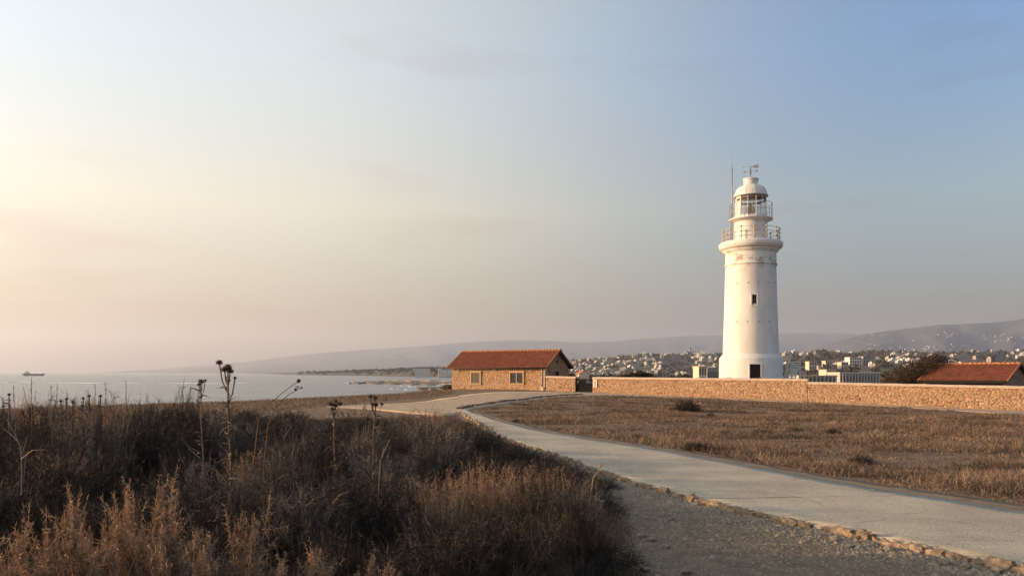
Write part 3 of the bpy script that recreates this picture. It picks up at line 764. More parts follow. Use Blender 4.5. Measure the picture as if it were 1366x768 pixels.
# ------------------------------------------------------------------ lighthouse
LY = 78.0; LXC = (1001.3 - CX) / F * LY; LS = F / LY; LB = -0.95
lz = lambda y: EYE + (HY - y) / LS - LB
lr = lambda h: h / LS / 1.052
light = empty('lighthouse', (LXC, LY, LB), -math.atan2(LXC, LY))
MB().lathe([(lr(h), lz(y)) for y, h in ((528, 43.2), (479, 42.4), (477.5, 42.0), (473.5, 38.6), (472.5, 37.9))], 96).build('plinth', M['white'], light)
MB().lathe([(lr(h), lz(y)) for y, h in ((472.6, 37.7), (440, 36.6), (400, 35.3), (356.5, 34.2), (355.6, 34.4), (355.2, 35.6), (353.6, 35.7), (353, 34.4), (338, 34.0))], 96).build('tower', M['white'], light)
MB().lathe([(lr(h), lz(y)) for y, h in ((338.2, 34.0), (338, 35.6), (336.6, 36.2), (336.3, 37.4), (334.8, 37.8), (333.6, 39.6), (332.4, 41.6), (330.6, 42.2), (330.3, 42.9), (326.6, 43.3), (325.6, 42.8), (325.2, 41.5), (324.4, 41.2), (324.0, 20))], 96).build('gallery', M['white'], light)
MB().lathe([(lr(h), lz(y)) for y, h in ((324.4, 23.4), (321.5, 23.2), (321, 22.5), (297, 22.2))], 64).build('lantern_base', M['white'], light)
MB().lathe([(lr(h), lz(y)) for y, h in ((297.4, 22), (296.6, 24), (294.4, 28.8), (294.2, 29.8), (293.0, 29.8), (292.8, 20.5))], 64).build('lantern_gallery', M['white_metal'], light)
def railing(name, r, z0, z1, npost, rails, prad, rrad, mat, knob):
    rail = MB()
    for zz in rails: rail.ring(r, zz, rrad, 64, 6)
    ro = rail.build(name, mat, light)
    pm = MB().tube([(0, 0, z0), (0, 0, z1)], prad, 6)
    if knob:
        for zz in rails: pm.lathe([(prad * .5, zz - prad * 2.6), (prad * 2.4, zz - prad), (prad * 2.4, zz + prad), (prad * .5, zz + prad * 2.6)], 8)
    me = pm.mesh('railing_post', mat)
    for k in range(npost):
        a = 2 * math.pi * (k + .27) / npost; o = link('railing_post', me, ro); o.location = (r * math.sin(a), -r * math.cos(a), 0)
railing('gallery_railing', lr(38.3), lz(324.3), lz(307), 14, [lz(319.5), lz(313.5), lz(307.6)], .046, .026, M['rust'], True)
railing('lantern_railing', lr(28.8), lz(293), lz(273), 16, [lz(282.5), lz(273.3)], .026, .020, M['grey_metal'], False)
# lantern: twelve bays, glazed to the south and east, blind white panels on the other side
nb = 12; r0, r1, z0, z1 = lr(21.6), lr(20.6), lz(293), lz(263)
for k in range(nb):
    a0, a1 = 2 * math.pi * (k - .5) / nb + .10, 2 * math.pi * (k + .5) / nb + .10
    P = lambda r, a, z: Vector((r * math.sin(a), -r * math.cos(a), z))
    blind = k in (8, 9, 10)
    q = [P(r0, a0, z0), P(r0, a1, z0), P(r1, a1, z1), P(r1, a0, z1)]
    if blind:
        b = MB().add(q + [v * 1 - Vector((v.x, v.y, 0)).normalized() * .05 for v in q], [(0, 1, 2, 3), (7, 6, 5, 4), (0, 3, 7, 4), (1, 5, 6, 2)])
        b.build('blind_panel', M['white_metal'], light)
    else:
        zs = z0 + (z1 - z0) * .13
        MB().add([P(r0, a0, z0), P(r0, a1, z0), P(r0 - .005, a1, zs), P(r0 - .005, a0, zs)], [(0, 1, 2, 3)]).build('dwarf_panel', M['white_metal'], light)
        MB().add([P(r0 - .01, a0, zs), P(r0 - .01, a1, zs), P(r1 - .01, a1, z1), P(r1 - .01, a0, z1)], [(0, 1, 2, 3)]).build('lantern_pane', M['glass'], light)
    MB().tube([P(r0, a0, z0), P(r1, a0, z1)], .030, 6).build('glazing_bar', M['white_metal'], light)
cb = MB().lathe([(lr(20.4), lz(266.5)), (lr(20.4), lz(269.5))], 48); cb.build('eave_shade', M['dark_wood'], light)  # dark ring stands in for the eave's shadow across the top of the panes
lens = MB().lathe([(.05, lz(293)), (.28, lz(292)), (.28, lz(287)), (.42, lz(286)), (.46, lz(281)), (.40, lz(276)), (.15, lz(274.5)), (.02, lz(274))], 20)
lens.build('lamp_lens', material('lens_amber', (0.40, 0.20, 0.12), 0.3, .3, 4), light)
prf = [(lr(20.4), lz(263.4)), (lr(23.6), lz(263.0)), (lr(23.6), lz(261.8)), (lr(22.4), lz(261.3))]
for k in range(1, 11):
    t = k / 10 * math.pi / 2; prf.append((lr(10.2 + 12.0 * math.cos(t)), lz(261.3 - 13.2 * math.sin(t))))
dome = MB().lathe(prf, 64).build('dome_roof', M['white_metal'], light)
rb = MB()
for k in range(12):
    a = 2 * math.pi * (k + .5) / 12
    rb.tube([(r * math.sin(a) * 1.004, -r * math.cos(a) * 1.004, z) for r, z in prf[3:]], .018, 5)
rb.build('roof_seams', M['white_metal'], dome)['kind'] = 'stuff'
MB().lathe([(lr(9.9), lz(248.6)), (lr(9.9), lz(241)), (lr(10.9), lz(240.8)), (lr(10.9), lz(239.2)), (lr(8), lz(238.4)), (.03, lz(237.6))], 40).build('ventilator', M['white_metal'], light)
vane = MB().tube([(0, 0, lz(239)), (0, 0, lz(221))], [.05, .025], 8).build('weathervane', M['grey_metal'], light)
ar = MB(); zt_, zb_ = lz(222.6), lz(228.6)
ar.tube([(-.62, 0, zt_), (.62, 0, zt_)], .022, 6)
ar.add([(.28, -.015, zt_ - .13), (.78, -.015, zt_ - .19), (.78, -.015, zt_ + .19), (.28, -.015, zt_ + .13), (.28, .015, zt_ - .13), (.78, .015, zt_ - .19), (.78, .015, zt_ + .19), (.28, .015, zt_ + .13)],
       [(0, 1, 2, 3), (7, 6, 5, 4), (0, 4, 5, 1), (1, 5, 6, 2), (2, 6, 7, 3), (3, 7, 4, 0)])
ar.add([(-.62, -.012, zt_ - .1), (-.62, -.012, zt_ + .1), (-.78, -.012, zt_), (-.62, .012, zt_ - .1), (-.62, .012, zt_ + .1), (-.78, .012, zt_)], [(0, 2, 1), (3, 4, 5), (0, 1, 4, 3), (1, 2, 5, 4), (2, 0, 3, 5)])
ar.build('arrow', M['grey_metal'], vane)
cd = MB()
for (dx, dy) in ((1, 0), (-1, 0), (0, 1), (0, -1)):
    cd.tube([(0, 0, zb_), (dx * .55, dy * .55, zb_)], .02, 6)
    cd.box(dx * .62 - .09, dx * .62 + .09, dy * .62 - .012 - .05 * abs(dy), dy * .62 + .012 + .05 * abs(dy), zb_ - .11, zb_ + .11)
cd.build('compass_arms', M['grey_metal'], vane)
ax = lr(-24.9); ay = -.55
mast = MB().tube([(ax, ay, lz(324)), (ax, ay, lz(224))], .062, 8).tube([(ax, ay, lz(224)), (ax, ay, lz(210))], [.032, .02], 6).build('antenna_mast', M['grey_metal'], light)
for y, h in ((257.2, 17.5), (300, 22.3)): MB().tube([(ax, ay, lz(y)), (-lr(h), ay * .7, lz(y))], .018, 6).build('mast_bracket', M['grey_metal'], mast)
def on_tower(r, ang): return Matrix.Translation((r * math.sin(ang), -r * math.cos(ang), 0)) @ Matrix.Rotation(ang, 4, 'Z')
wa = math.asin(4.9 / 35.3); wm = on_tower(lr(35.35), wa); zc = lz(402.9)
win = MB().box(-.22, .22, -.012, .3, zc - .52, zc + .52).build('window', M['door'], light); win.matrix_local = wm
MB().box(-.36, -.22, -.06, .3, zc - .52, zc + .52).box(.22, .36, -.06, .3, zc - .52, zc + .52).box(-.38, .38, -.065, .3, zc + .52, zc + .64).box(-.36, .36, -.06, .3, zc - .66, zc - .52).build('window_surround', M['white'], win, .01)
MB().box(-.22, .22, -.022, -.012, zc - .02, zc + .02).box(-.018, .018, -.024, -.010, zc - .5, zc + .5).build('window_bars', M['shutter'], win)
da = math.asin(5.9 / 42.8); dm = on_tower(lr(42.9), da); zd0, zd1 = lz(486) - 2.35, lz(486)
door = MB().box(-.52, .52, -.02, .3, zd0, zd1).build('door', M['door'], light); door.matrix_local = dm
MB().box(-.62, -.52, -.05, .3, zd0, zd1).box(.52, .62, -.05, .3, zd0, zd1).box(-.62, .62, -.052, .3, zd1, zd1 + .1).build('door_frame', M['white'], door, .008)
for k in range(4): MB().box(-.5 + k * .25 + .005, -.5 + k * .25 + .245, -.032, -.02, zd0 + .05, zd1 - .05).build('door_board', M['door'], door)
MB().box(.36, .40, -.09, -.03, zd0 + 1.0, zd0 + 1.1).build('handle', M['grey_metal'], door)
MB().box(-.9, .9, -.9, .3, -.3, zd0).build('doorstep', M['concrete'], light).matrix_local = dm
hole = MB().lathe([(.001, .03), (.055, .03), (.06, .0)], 10).mesh('drain_hole', M['dark_wood'])
for y, hw, offs in ((380.4, 34.9, (-28.5, -17.5, -3.2, 10.2, 22.8, 31)), (430.7, 36.3, (-29, -18, -4, 10.5, 24))):
    for o_ in offs:
        a = math.asin(o_ / hw); o = link('drain_hole', hole, light); o.rotation_mode = 'QUATERNION'
        o.matrix_local = Matrix.Translation((lr(hw) * math.sin(a), -lr(hw) * math.cos(a), lz(y))) @ Matrix.Rotation(a, 4, 'Z') @ Matrix.Rotation(R(90), 4, 'X')
for y in (449, 463, 487):   # faint plaster lifts
    h = np.interp(y, (356, 472, 473, 479, 528), (34.2, 37.7, 38.6, 42.4, 43.2))
tag(light, 'tall round whitewashed lighthouse with domed lantern, gallery railing and weathervane', 'lighthouse')

# outside stair beside the tower, climbing away to the right
sx0 = (1034 - CX) / F * 76.0
st = empty('outside_stair', (sx0, 75.6, LB), -math.atan2(LXC, LY))
ns = 15
for k in range(ns):
    x = .11 * k + .1; y = .27 * k; z = .35 + k * .245
    MB().box(x, x + 1.15 - .02 * k, y, y + .31, z - .12, z).build('step', M['white'], st)
zt2 = .35 + (ns - 1) * .245
sd_ = MB()
for off in (-.03, 1.10):
    x1 = .11 * (ns - 1) + .1 + off * (.72 if off > 0 else 1); y1 = .27 * (ns - 1) + .3
    sd_ = MB().add([(.1 + off, 0, 0), (x1, y1, zt2 - .35), (x1, y1, zt2 - .02), (.1 + off, 0, .33), (.15 + off, 0, 0), (x1 + .05, y1, zt2 - .35), (x1 + .05, y1, zt2 - .02), (.15 + off, 0, .33)],
             [(0, 1, 2, 3), (7, 6, 5, 4), (0, 4, 5, 1), (3, 2, 6, 7), (0, 3, 7, 4), (1, 5, 6, 2)])
    sd_.build('stringer', M['white'], st)
MB().box(1.25, 2.1, .6, 4.2, -.2, 1.0).build('stair_base', M['white'], st)
MB().box(1.5, 2.6, 3.95, 5.0, zt2 - .12, zt2 - .01).box(1.6, 1.75, 4.7, 4.85, -.2, zt2 - .12).box(2.4, 2.55, 4.7, 4.85, -.2, zt2 - .12).box(1.6, 1.75, 4.0, 4.1, -.2, zt2 - .12).box(2.4, 2.55, 4.0, 4.1, -.2, zt2 - .12).build('landing', M['white'], st)
hrl = MB().tube([(-.75, -.4, .55), (.06, 0, 1.15), (.9, 2.0, 2.35), (1.65, 3.9, zt2 + .95)], .045, 8)
ho = hrl.build('handrail', M['white_metal'], st)
for t in (0.0, .33, .66, 1.0):
    x, y, z = .06 + 1.59 * t, 3.9 * t, 1.15 + (zt2 + .95 - 1.15) * t
    MB().tube([(x, y, z), (x, y, z - .95)], .025, 6).build('baluster', M['white_metal'], ho)
tag(st, 'white outside stair with handrail against the right of the lighthouse base', 'stairs')

# ------------------------------------------------------------------ low shed behind the wall
SAg = R(50); e0 = at(1230, 506.5, 68.5); SL, SW = 6.5, 6.4
szb = float(gz(e0.x, e0.y)) - .1
shed = empty('tiled_shed', (e0.x + .35, e0.y + .3, szb), -SAg)
sh_e = e0.z - szb + .12
c = MB().box(0, SL, 0, SW, -.4, sh_e); RS = 1.32
c.add([(0, 0, sh_e), (0, SW, sh_e), (0, SW / 2, sh_e + RS - .03), (SL, 0, sh_e), (SL, SW, sh_e), (SL, SW / 2, sh_e + RS - .03)], [(0, 2, 1), (3, 4, 5)])
swl = c.build('wall', M['mortar'], shed)
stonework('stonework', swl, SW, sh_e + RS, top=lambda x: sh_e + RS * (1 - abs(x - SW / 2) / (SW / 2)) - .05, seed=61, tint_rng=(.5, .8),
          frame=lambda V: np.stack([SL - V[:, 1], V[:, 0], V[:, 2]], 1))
gable_roof(shed, SL, SW, sh_e, RS, .5, .35, 71)
MB().box(-.3, SL + .3, -.53, -.47, sh_e - .40, sh_e - .12).build('fascia_board', M['door'], shed)
MB().box(.1, SL - .1, -.06, -.005, .1, sh_e - .35).build('overhang_shade', M['door'], shed)  # black sheet stands in for the shade under the roof overhang
tag(shed, 'low shed with red tiled roof and dark front behind the stone wall', 'shed')

# ------------------------------------------------------------------ leaves and blades in bulk
def unit(a): return a / np.maximum(np.linalg.norm(a, axis=1, keepdims=True), 1e-9)
def blades(P, D, L, W, C, bend=0.3, rg=rng):
    """ribbons of two segments: base pair, middle pair, tip"""
    n_ = len(P); D = unit(D); L = np.asarray(L)[:, None]; W = np.asarray(W)[:, None]
    side = unit(np.cross(D, rg.normal(size=(n_, 3)))); B = rg.normal(size=(n_, 3)) * bend * L
    B[:, 2] -= 0.3 * bend * L[:, 0]
    mid = P + D * L * .55 + B * .25; tip = P + D * L + B
    V = np.stack([P - side * W, P + side * W, mid - side * W * .8, mid + side * W * .8, tip], 1).reshape(-1, 3)
    b = np.arange(n_)[:, None] * 5
    Q = b + np.array([[0, 1, 3, 2]]); T = b + np.array([[2, 3, 4]])
    return V, Q, T, np.repeat(C, 5, axis=0)
def merge(parts):
    V = []; Q = []; T = []; C = []; o = 0
    for (v, q, t, c) in parts:
        V.append(v); Q.append(q + o); T.append(t + o); C.append(c); o += len(v)
    return np.concatenate(V), np.concatenate(Q), np.concatenate(T), np.concatenate(C)
def blade_mesh(name, parts, mat):
    V, Q, T, C = merge(parts); return arrays_mesh(name, V, Q, T, [mat], C)
def tints(n_, lo, hi, warm=0.08):
    t = rng.uniform(lo, hi, n_); w = rng.normal(0, warm, n_)
    return np.clip(np.stack([t * (1 + w), t, t * (1 - w)], 1), 0.02, 3)

# ------------------------------------------------------------------ trees behind the wall
def leaf_tree(name, label, cat, loc, lobes, nleaf, size, trunk_h, mat, group=None, lo=.5, hi=1.5):
    root = empty(name, loc)
    P = []; D = []
    tot = sum(l[3] ** 2 for l in lobes)
    for (x, y, z, r) in lobes:
        k = int(nleaf * r * r / tot); d = unit(rng.normal(size=(k, 3)))
        f = .35 + .65 * rng.random(k) ** .45; lump = .82 + .36 * vnoise(d[:, 0] * 3 + x, d[:, 1] * 3 + d[:, 2] * 2.3, 4)
        P.append(np.array([x, y, z]) + d * (r * f * lump)[:, None] * np.array([1, 1, .85])); D.append(d + rng.normal(size=(k, 3)) * .7)
    P = np.concatenate(P); D = np.concatenate(D); ok = P[:, 2] > .15; P = P[ok]; D = D[ok]
    n_ = len(P)
    link('crown', blade_mesh('crown', [blades(P, D, rng.uniform(.6, 1.3, n_) * size, rng.uniform(.15, .3, n_) * size, tints(n_, lo, hi, .1))], mat), root)
    t = MB().tube([(0, 0, -.2), (.05, 0, trunk_h * .5), (0, .05, trunk_h)], [.16, .12, .07], 8)
    for (x, y, z, r) in lobes[:6]: t.tube([(0, .03, trunk_h * .6), (x * .5, y * .5, (trunk_h * .6 + z) * .55), (x, y, z)], [.08, .05, .02], 6)
    t.build('trunk', M['bark'], root)
    return tag(root, label, cat, group)
b0 = at(1218, 512, 70); bz = float(gz(b0.x, b0.y))
leaf_tree('evergreen_bush', 'large dark rounded evergreen bush beside the red roofed shed', 'bush', (b0.x, b0.y, bz),
          [(-2.0, 0, 1.5, 1.15), (-1.0, .2, 2.3, 1.25), (.2, .4, 2.9, 1.3), (1.3, .6, 3.3, 1.3), (2.4, 1.0, 3.6, 1.2), (3.4, 1.8, 3.8, 1.0), (4.2, 2.2, 3.7, .8), (.5, .3, 1.9, 1.5), (2.2, .6, 2.2, 1.5), (-1.2, 0, 1.3, 1.2), (3.2, 1.2, 2.6, 1.3), (.3, 0, .9, 1.4), (1.6, .3, 1.1, 1.4), (-.9, -.4, .6, 1.0), (2.4, .8, 1.4, 1.3)], 24000, .13, 1.2, M['leaf'])
b1 = at(846, 503, 92)
leaf_tree('spiky_bush', 'dark spreading spiky bush above the long wall left of the lighthouse', 'bush', (b1.x, b1.y, float(gz(b1.x, b1.y))),
          [(-1.4, 0, 1.3, .6), (0, 0, 1.55, .65), (.9, 0, 1.75, .6), (1.8, .2, 1.5, .55), (-.5, .3, 1.0, .8), (1, .3, 1.0, .8)], 2600, .36, .9, M['leaf'], lo=.5, hi=1.9)
b2 = at(912, 500, 230)
leaf_tree('round_tree', 'dark round tree beyond the long wall, between bush and lighthouse', 'tree', (b2.x, b2.y, float(gz(b2.x, b2.y))),
          [(-1.2, 0, 3.6, 1.6), (.8, 0, 4.0, 1.8), (0, .5, 2.4, 2.2)], 2600, .4, 2.4, M['far_leaf'], lo=.4, hi=1.1)
b3 = at(942, 503, 190)
leaf_tree('hedge', 'dark clipped hedge beside the left of the lighthouse base', 'hedge', (b3.x, b3.y, float(gz(b3.x, b3.y)) + .4),
          [(-3 + k * 1.1, (k % 2) * .6, 2.1 + .15 * (k % 3), 1.25) for k in range(7)] + [(-3 + k * 1.1, 0, .9, 1.2) for k in range(7)], 5200, .32, 1.2, M['far_leaf'], lo=.3, hi=1.0)
b4 = at(763, 500, 84)
leaf_tree('yard_shrub', 'dark shrub behind the gable end of the stone cottage', 'bush', (b4.x, b4.y, float(gz(b4.x, b4.y))),
          [(0, 0, 1.2, .75), (.5, .2, .8, .7), (-.3, .2, .7, .7)], 2600, .14, .8, M['leaf'], lo=.3, hi=1.0)
b5 = at(597, 522, 83)
leaf_tree('shore_shrub', 'low brown shrub at the left foot of the stone cottage', 'bush', (b5.x, b5.y, float(gz(b5.x, b5.y)) - .1),
          [(0, 0, .35, .4), (.4, .1, .3, .35), (-.45, 0, .25, .3)], 1500, .1, .3, M['twig'], lo=.8, hi=2.0)

# ------------------------------------------------------------------ the town
def house_mesh(kind, rr):
    """flat-roofed block, unit footprint ~10 m, with window recesses and a stair head"""
    b = MB(); w, d, h = rr.uniform(9, 16), rr.uniform(8, 12), rr.choice([3.4, 6.2, 6.4, 9.2])
    b.box(-w / 2, w / 2, -d / 2, d / 2, -4, h)
    b.box(-w / 2 - .15, w / 2 + .15, -d / 2 - .15, d / 2 + .15, h, h + .5)
    if rr.random() < .75: x = rr.uniform(-w * .3, w * .1); b.box(x, x + w * .3, -d * .2, d * .25, h + .5, h + 2.8)
    if rr.random() < .5: b.box(w / 2, w / 2 + w * .35, -d * .3, d * .4, -4, h * .55)
    nfl = max(1, int(h / 3)); nwin = int(w / 3)
    for fl in range(nfl):
        for k in range(nwin):
            x = -w / 2 + (k + .5) * w / nwin
            b.box(x - .8, x + .8, -d / 2 - .06, -d / 2 + .01, fl * 3 + .8, fl * 3 + 2.4, mi=1)
        b.box(-w / 2 - .06, -w / 2 + .01, -d * .25, d * .25, fl * 3 + .8, fl * 3 + 2.4, mi=1)
        if fl and rr.random() < .6: b.box(-w * .42, w * .42, -d / 2 - 1.3, -d / 2, fl * 3 - .15, fl * 3 + .05)
    return b.mesh('town_house', [M[kind], M['bldg_win']])
rr = random.Random(5)
hm = [house_mesh(rr.choice(['bldg_a', 'bldg_a', 'bldg_b', 'bldg_b', 'bldg_c']), rr) for _ in range(14)]
def proj(X, Y, Z): return CX + F * X / Y, HY - F * (Z - EYE) / Y
spots = []
def scatter(n_, u0, u1, y0, y1, dens, dist):
    k = 0
    for _ in range(n_ * 8):
        if k >= n_: break
        u = rr.uniform(u0, u1); Y = math.exp(rr.uniform(math.log(y0), math.log(y1)))
        if rr.random() > dens(u, Y): continue
        z = float(zfar(u, Y))
        if z < SEA + 2.0: continue
        spots.append((Y, u, z, dist)); k += 1
D_COAST = ('small pale house among trees on the low coast left of the cottage', 'houses along the low coast')
D_HILL = ('small sunlit house on the town slope between the cottage and the lighthouse', 'houses on the town slope')
D_PLAT = ('small pale house on the wooded rise right of the lighthouse', 'houses on the rise right of the lighthouse')
clump = lambda u, Y: min(1, max(0.03, (float(fbm(u * .03, Y * .004, 17, 3)) - .36) * 4))
scatter(46, 490, 606, 1800, 2700, clump, D_COAST)
scatter(110, 752, 870, 1150, 2350, lambda u, Y: 1.0, D_HILL)
scatter(60, 870, 965, 1300, 2500, clump, D_HILL)
scatter(95, 1044, 1420, 900, 2600, clump, D_PLAT)
spots.sort()
scale_f = lambda Y: .95
for k, (Y, u, z, (lab, grp)) in enumerate(spots):
    if k >= 300: break
    o = link('town_house', rr.choice(hm)); o.location = ((u - CX) / F * Y, Y, z); o.rotation_euler.z = rr.uniform(-.5, .9)
    s_ = rr.uniform(.45, .85); o.scale = (s_, s_, rr.uniform(.5, .8)); tag(o, lab, 'house', grp)
# the rest, too far to count: one mass
V = []; Q = []; mi = 0
def far_box(u, Y, z, w, d, h):
    a = rr.uniform(0, 1.5); c_, s_ = math.cos(a), math.sin(a); X = (u - CX) / F * Y; b = len(V)
    for zz in (z - 6, z + h):
        for (x, y) in ((-w, -d), (w, -d), (w, d), (-w, d)): V.append((X + x * c_ - y * s_, Y + x * s_ + y * c_, zz))
    Q.extend([(b + i_, b + (i_ + 1) % 4, b + 4 + (i_ + 1) % 4, b + 4 + i_) for i_ in range(4)] + [(b + 4, b + 5, b + 6, b + 7)])
for _ in range(520):
    u = rr.uniform(760, 1450); Y = rr.uniform(2300, 5200)
    if rr.random() > clump(u * 1.3, Y * .5): continue
    far_box(u, Y, float(zfar(u, Y)), rr.uniform(4, 9), rr.uniform(4, 8), rr.uniform(4, 9))
nh = bpy.data.objects['near_hills'].data; nv = np.empty(len(nh.vertices) * 3, np.float32); nh.vertices.foreach_get('co', nv); nv = nv.reshape(-1, 3)
cand = nv[(nv[:, 1] < 7300) & (nv[:, 2] > 40)]
for _ in range(1500):
    p_ = cand[rr.randrange(len(cand))]; u, yy = proj(*p_)
    w_ = max(0, (float(fbm(u * .018, yy * .11, 31, 3)) - .47) * 5) * (1 if u > 1120 else .3) * (1.0 if yy > 446 else .35)
    if rr.random() > w_: continue
    far_box(u + rr.uniform(-3, 3), p_[1], p_[2], rr.uniform(5, 15), rr.uniform(5, 9), rr.uniform(5, 9))
o = link('distant_settlement', arrays_mesh('distant_settlement', V, Q, mats=[M['bldg_far']]))
tag(o, 'pale specks of distant houses spread over the plateau and hillsides', 'settlement', kind='stuff')

# tree cover of the town: one dark mass of crowns
Pt = []; Sz = []
def cover(n_, u0, u1, y0, y1, s0, s1, pr):
    for _ in range(n_):
        u = rr.uniform(u0, u1); Y = math.exp(rr.uniform(math.log(y0), math.log(y1)))
        if rr.random() > pr(u, Y): continue
        z = float(zfar(u, Y))
        if z < SEA + 1.2: continue
        Pt.append(((u - CX) / F * Y, Y, z)); Sz.append(rr.uniform(s0, s1))
tc_ = lambda u, Y: min(1, max(.12, (.66 - float(fbm(u * .03, Y * .004, 17, 3))) * 3.2))
cover(2600, 396, 606, 1700, 3000, 4, 8, lambda u, Y: 1)
cover(1200, 740, 970, 700, 2500, 3, 6.5, tc_)
cover(1900, 1040, 1450, 420, 2700, 3, 6.5, tc_)
cover(500, 740, 1450, 2300, 4500, 5, 9, tc_)
Pt = np.array(Pt); Sz = np.array(Sz); kl = 26
d = unit(rng.normal(size=(len(Pt) * kl, 3))); d[:, 2] = np.abs(d[:, 2]) * 1.0
P = np.repeat(Pt, kl, 0) + d * np.repeat(Sz, kl)[:, None] * np.array([.8, .8, .95]) * rng.uniform(.4, 1, (len(d), 1))
tc2 = np.repeat(tints(len(Pt), .55, 1.5, .1), kl, 0) * rng.uniform(.7, 1.3, (len(d), 1))
me = blade_mesh('tree_cover', [blades(P, d + rng.normal(size=d.shape) * .8, np.repeat(Sz, kl) * rng.uniform(.4, .9, len(d)), np.repeat(Sz, kl) * .2, tc2)], M['far_leaf'])
tag(link('tree_cover', me), 'dark tree cover spread between the houses of the distant town', 'trees', kind='stuff')

# named buildings of the middle distance
def block(name, label, px0, px1, ytop, Y, depth, mat, floors, bays, pillars=False, roof=None, cat='building', rz=.12):
    a = at(px0, ytop, Y); b = at(px1, ytop, Y); w = b.x - a.x; zb_ = float(gz((a.x + b.x) / 2, Y)) if Y < 420 else float(zfar((px0 + px1) / 2, Y))
    root = empty(name, ((a.x + b.x) / 2, Y, zb_ - .3), rz); h = a.z - zb_ + .3
    MB().box(-w / 2, w / 2, 0, depth, -3, h).build('wall', mat, root)
    MB().box(-w / 2 - .4, w / 2 + .4, -.9, depth + .3, h, h + .35).build('roof', roof or mat, root)
    fh = h / floors
    for f in range(floors):
        for k in range(bays):
            wf = .2 if Y < 1200 else .34
            x0, x1 = -w / 2 + w * (k + wf) / bays, -w / 2 + w * (k + 1 - wf) / bays
            MB().box(x0, x1, -.05, .02, f * fh + fh * .2, f * fh + fh * .85).build('window', M['bldg_win'] if Y < 1200 else M['bldg_far'], root)
    if pillars:
        for k in range(bays + 1):
            x = -w / 2 + w * k / bays; MB().box(x - .18, x + .18, -.8, -.35, -.5, h).build('pillar', mat, root)
    else:
        for f in range(1, floors): MB().box(-w / 2, w / 2, -1.1, -.06, f * fh - .1, f * fh + .1).build('balcony', mat, root)
    return tag(root, label, cat)
block('hotel_wing', 'long low pale building with dark bays just right of the stair', 1066, 1116, 501.5, 300, 9, M['bldg_c'], 1, 9, True, M['bldg_b'])
block('hotel_wing', 'long two storey pale building with a row of pillars before the dark bush', 1118, 1174, 497.5, 330, 10, M['bldg_c'], 1, 13, True, M['bldg_a'])
block('villa', 'cream flat roofed villa above the low pale building near the stair', 1102, 1112, 493.5, 420, 8, M['bldg_b'], 2, 3)
block('apartment_block', 'white three storey apartment block on the wooded rise', 1133, 1150, 476.5, 1000, 12, M['bldg_a'], 3, 5)
block('apartment_block', 'pale grey open fronted block right of the white apartment block', 1151, 1166, 475.6, 1010, 12, M['bldg_c'], 3, 4)
block('villa', 'cream villa among trees below the white apartment block', 1122, 1132, 483, 900, 9, M['bldg_b'], 2, 3)
block('villa', 'pale cream villa among trees between the stair and the apartment block', 1079, 1090, 482.3, 900, 9, M['bldg_b'], 2, 3)
block('villa', 'small square cream villa in the middle of the wooded rise', 1101, 1110, 481.5, 950, 9, M['bldg_b'], 2, 3)
block('beach_hotel', 'pale blue white hotel slab on the low coast by the cottage roof', 554, 574, 491.6, 1780, 14, M['bldg_a'], 5, 8)
block('beach_hotel', 'long low white hotel touching the left eave of the cottage', 585, 606, 492.6, 1650, 14, M['bldg_a'], 3, 8)
block('flat_roofed_house', 'white flat roofed house above the hedge left of the lighthouse', 932, 943, 489, 420, 9, M['bldg_b'], 2, 3)
block('flat_roofed_house', 'wide grey flat roofed house touching the left of the lighthouse', 943, 960, 491, 430, 9, M['bldg_c'], 1, 5)
# church with a small tower on the skyline
ch = at(921, 470, 2350); cz = float(zfar(921, 2350))
chu = empty('hilltop_church', (ch.x, ch.y, cz))
MB().box(-16, 18, 0, 12, -4, 9).build('wall', M['bldg_c'], chu)
MB().box(-2, 3, 2, 7, 9, 17).build('bell_tower', M['bldg_c'], chu)
MB().add([(-2, 2, 17), (3, 2, 17), (3, 7, 17), (-2, 7, 17), (.5, 4.5, 24)], [(0, 1, 4), (1, 2, 4), (2, 3, 4), (3, 0, 4)]).build('spire', M['bldg_win'], chu)
tag(chu, 'grey church with a small spire on the town skyline left of the lighthouse', 'church')
# little gabled house seen over the gate
g0 = at(772.5, 496, 150); gw_ = 2.1
gh_ = empty('gabled_hut', (g0.x, g0.y, float(gz(g0.x, g0.y))), .15); he = at(0, 498.5, 150).z - float(gz(g0.x, g0.y))
MB().box(0, gw_, 0, 3.5, -.5, he).add([(0, 0, he), (gw_, 0, he), (gw_ / 2, 0, he + .6), (0, 3.5, he), (gw_, 3.5, he), (gw_ / 2, 3.5, he + .6)], [(0, 1, 2), (3, 5, 4)]).build('wall', M['bldg_b'], gh_)
MB().add([(-.15, -.1, he - .05), (gw_ / 2, -.1, he + .68), (gw_ + .15, -.1, he - .05), (-.15, 3.6, he - .05), (gw_ / 2, 3.6, he + .68), (gw_ + .15, 3.6, he - .05)], [(0, 1, 4, 3), (1, 2, 5, 4)]).build('roof', M['ridge_tile'], gh_)
MB().box(gw_ * .35, gw_ * .65, -.03, .02, 0, 1.7).build('door', M['bldg_win'], gh_)
tag(gh_, 'little cream gabled hut seen above the iron gate', 'hut')

# railing on the shore left of the cottage
fb = at(590, 517, 92); fn = empty('shore_fence', (fb.x, fb.y, EYE + (HY - 521.5) / F * 92), -.2)
for k in range(4): MB().box(k * .75 - .04, k * .75 + .04, -.04, .04, -.6, 1.0).build('post', M['bldg_c'], fn)
for z in (.2, .55, .9): MB().box(-.1, 2.4, -.07, -.042, z - .05, z + .05).build('rail', M['bldg_a'], fn)
tag(fn, 'pale low wooden fence on the shore at the left of the cottage', 'fence')

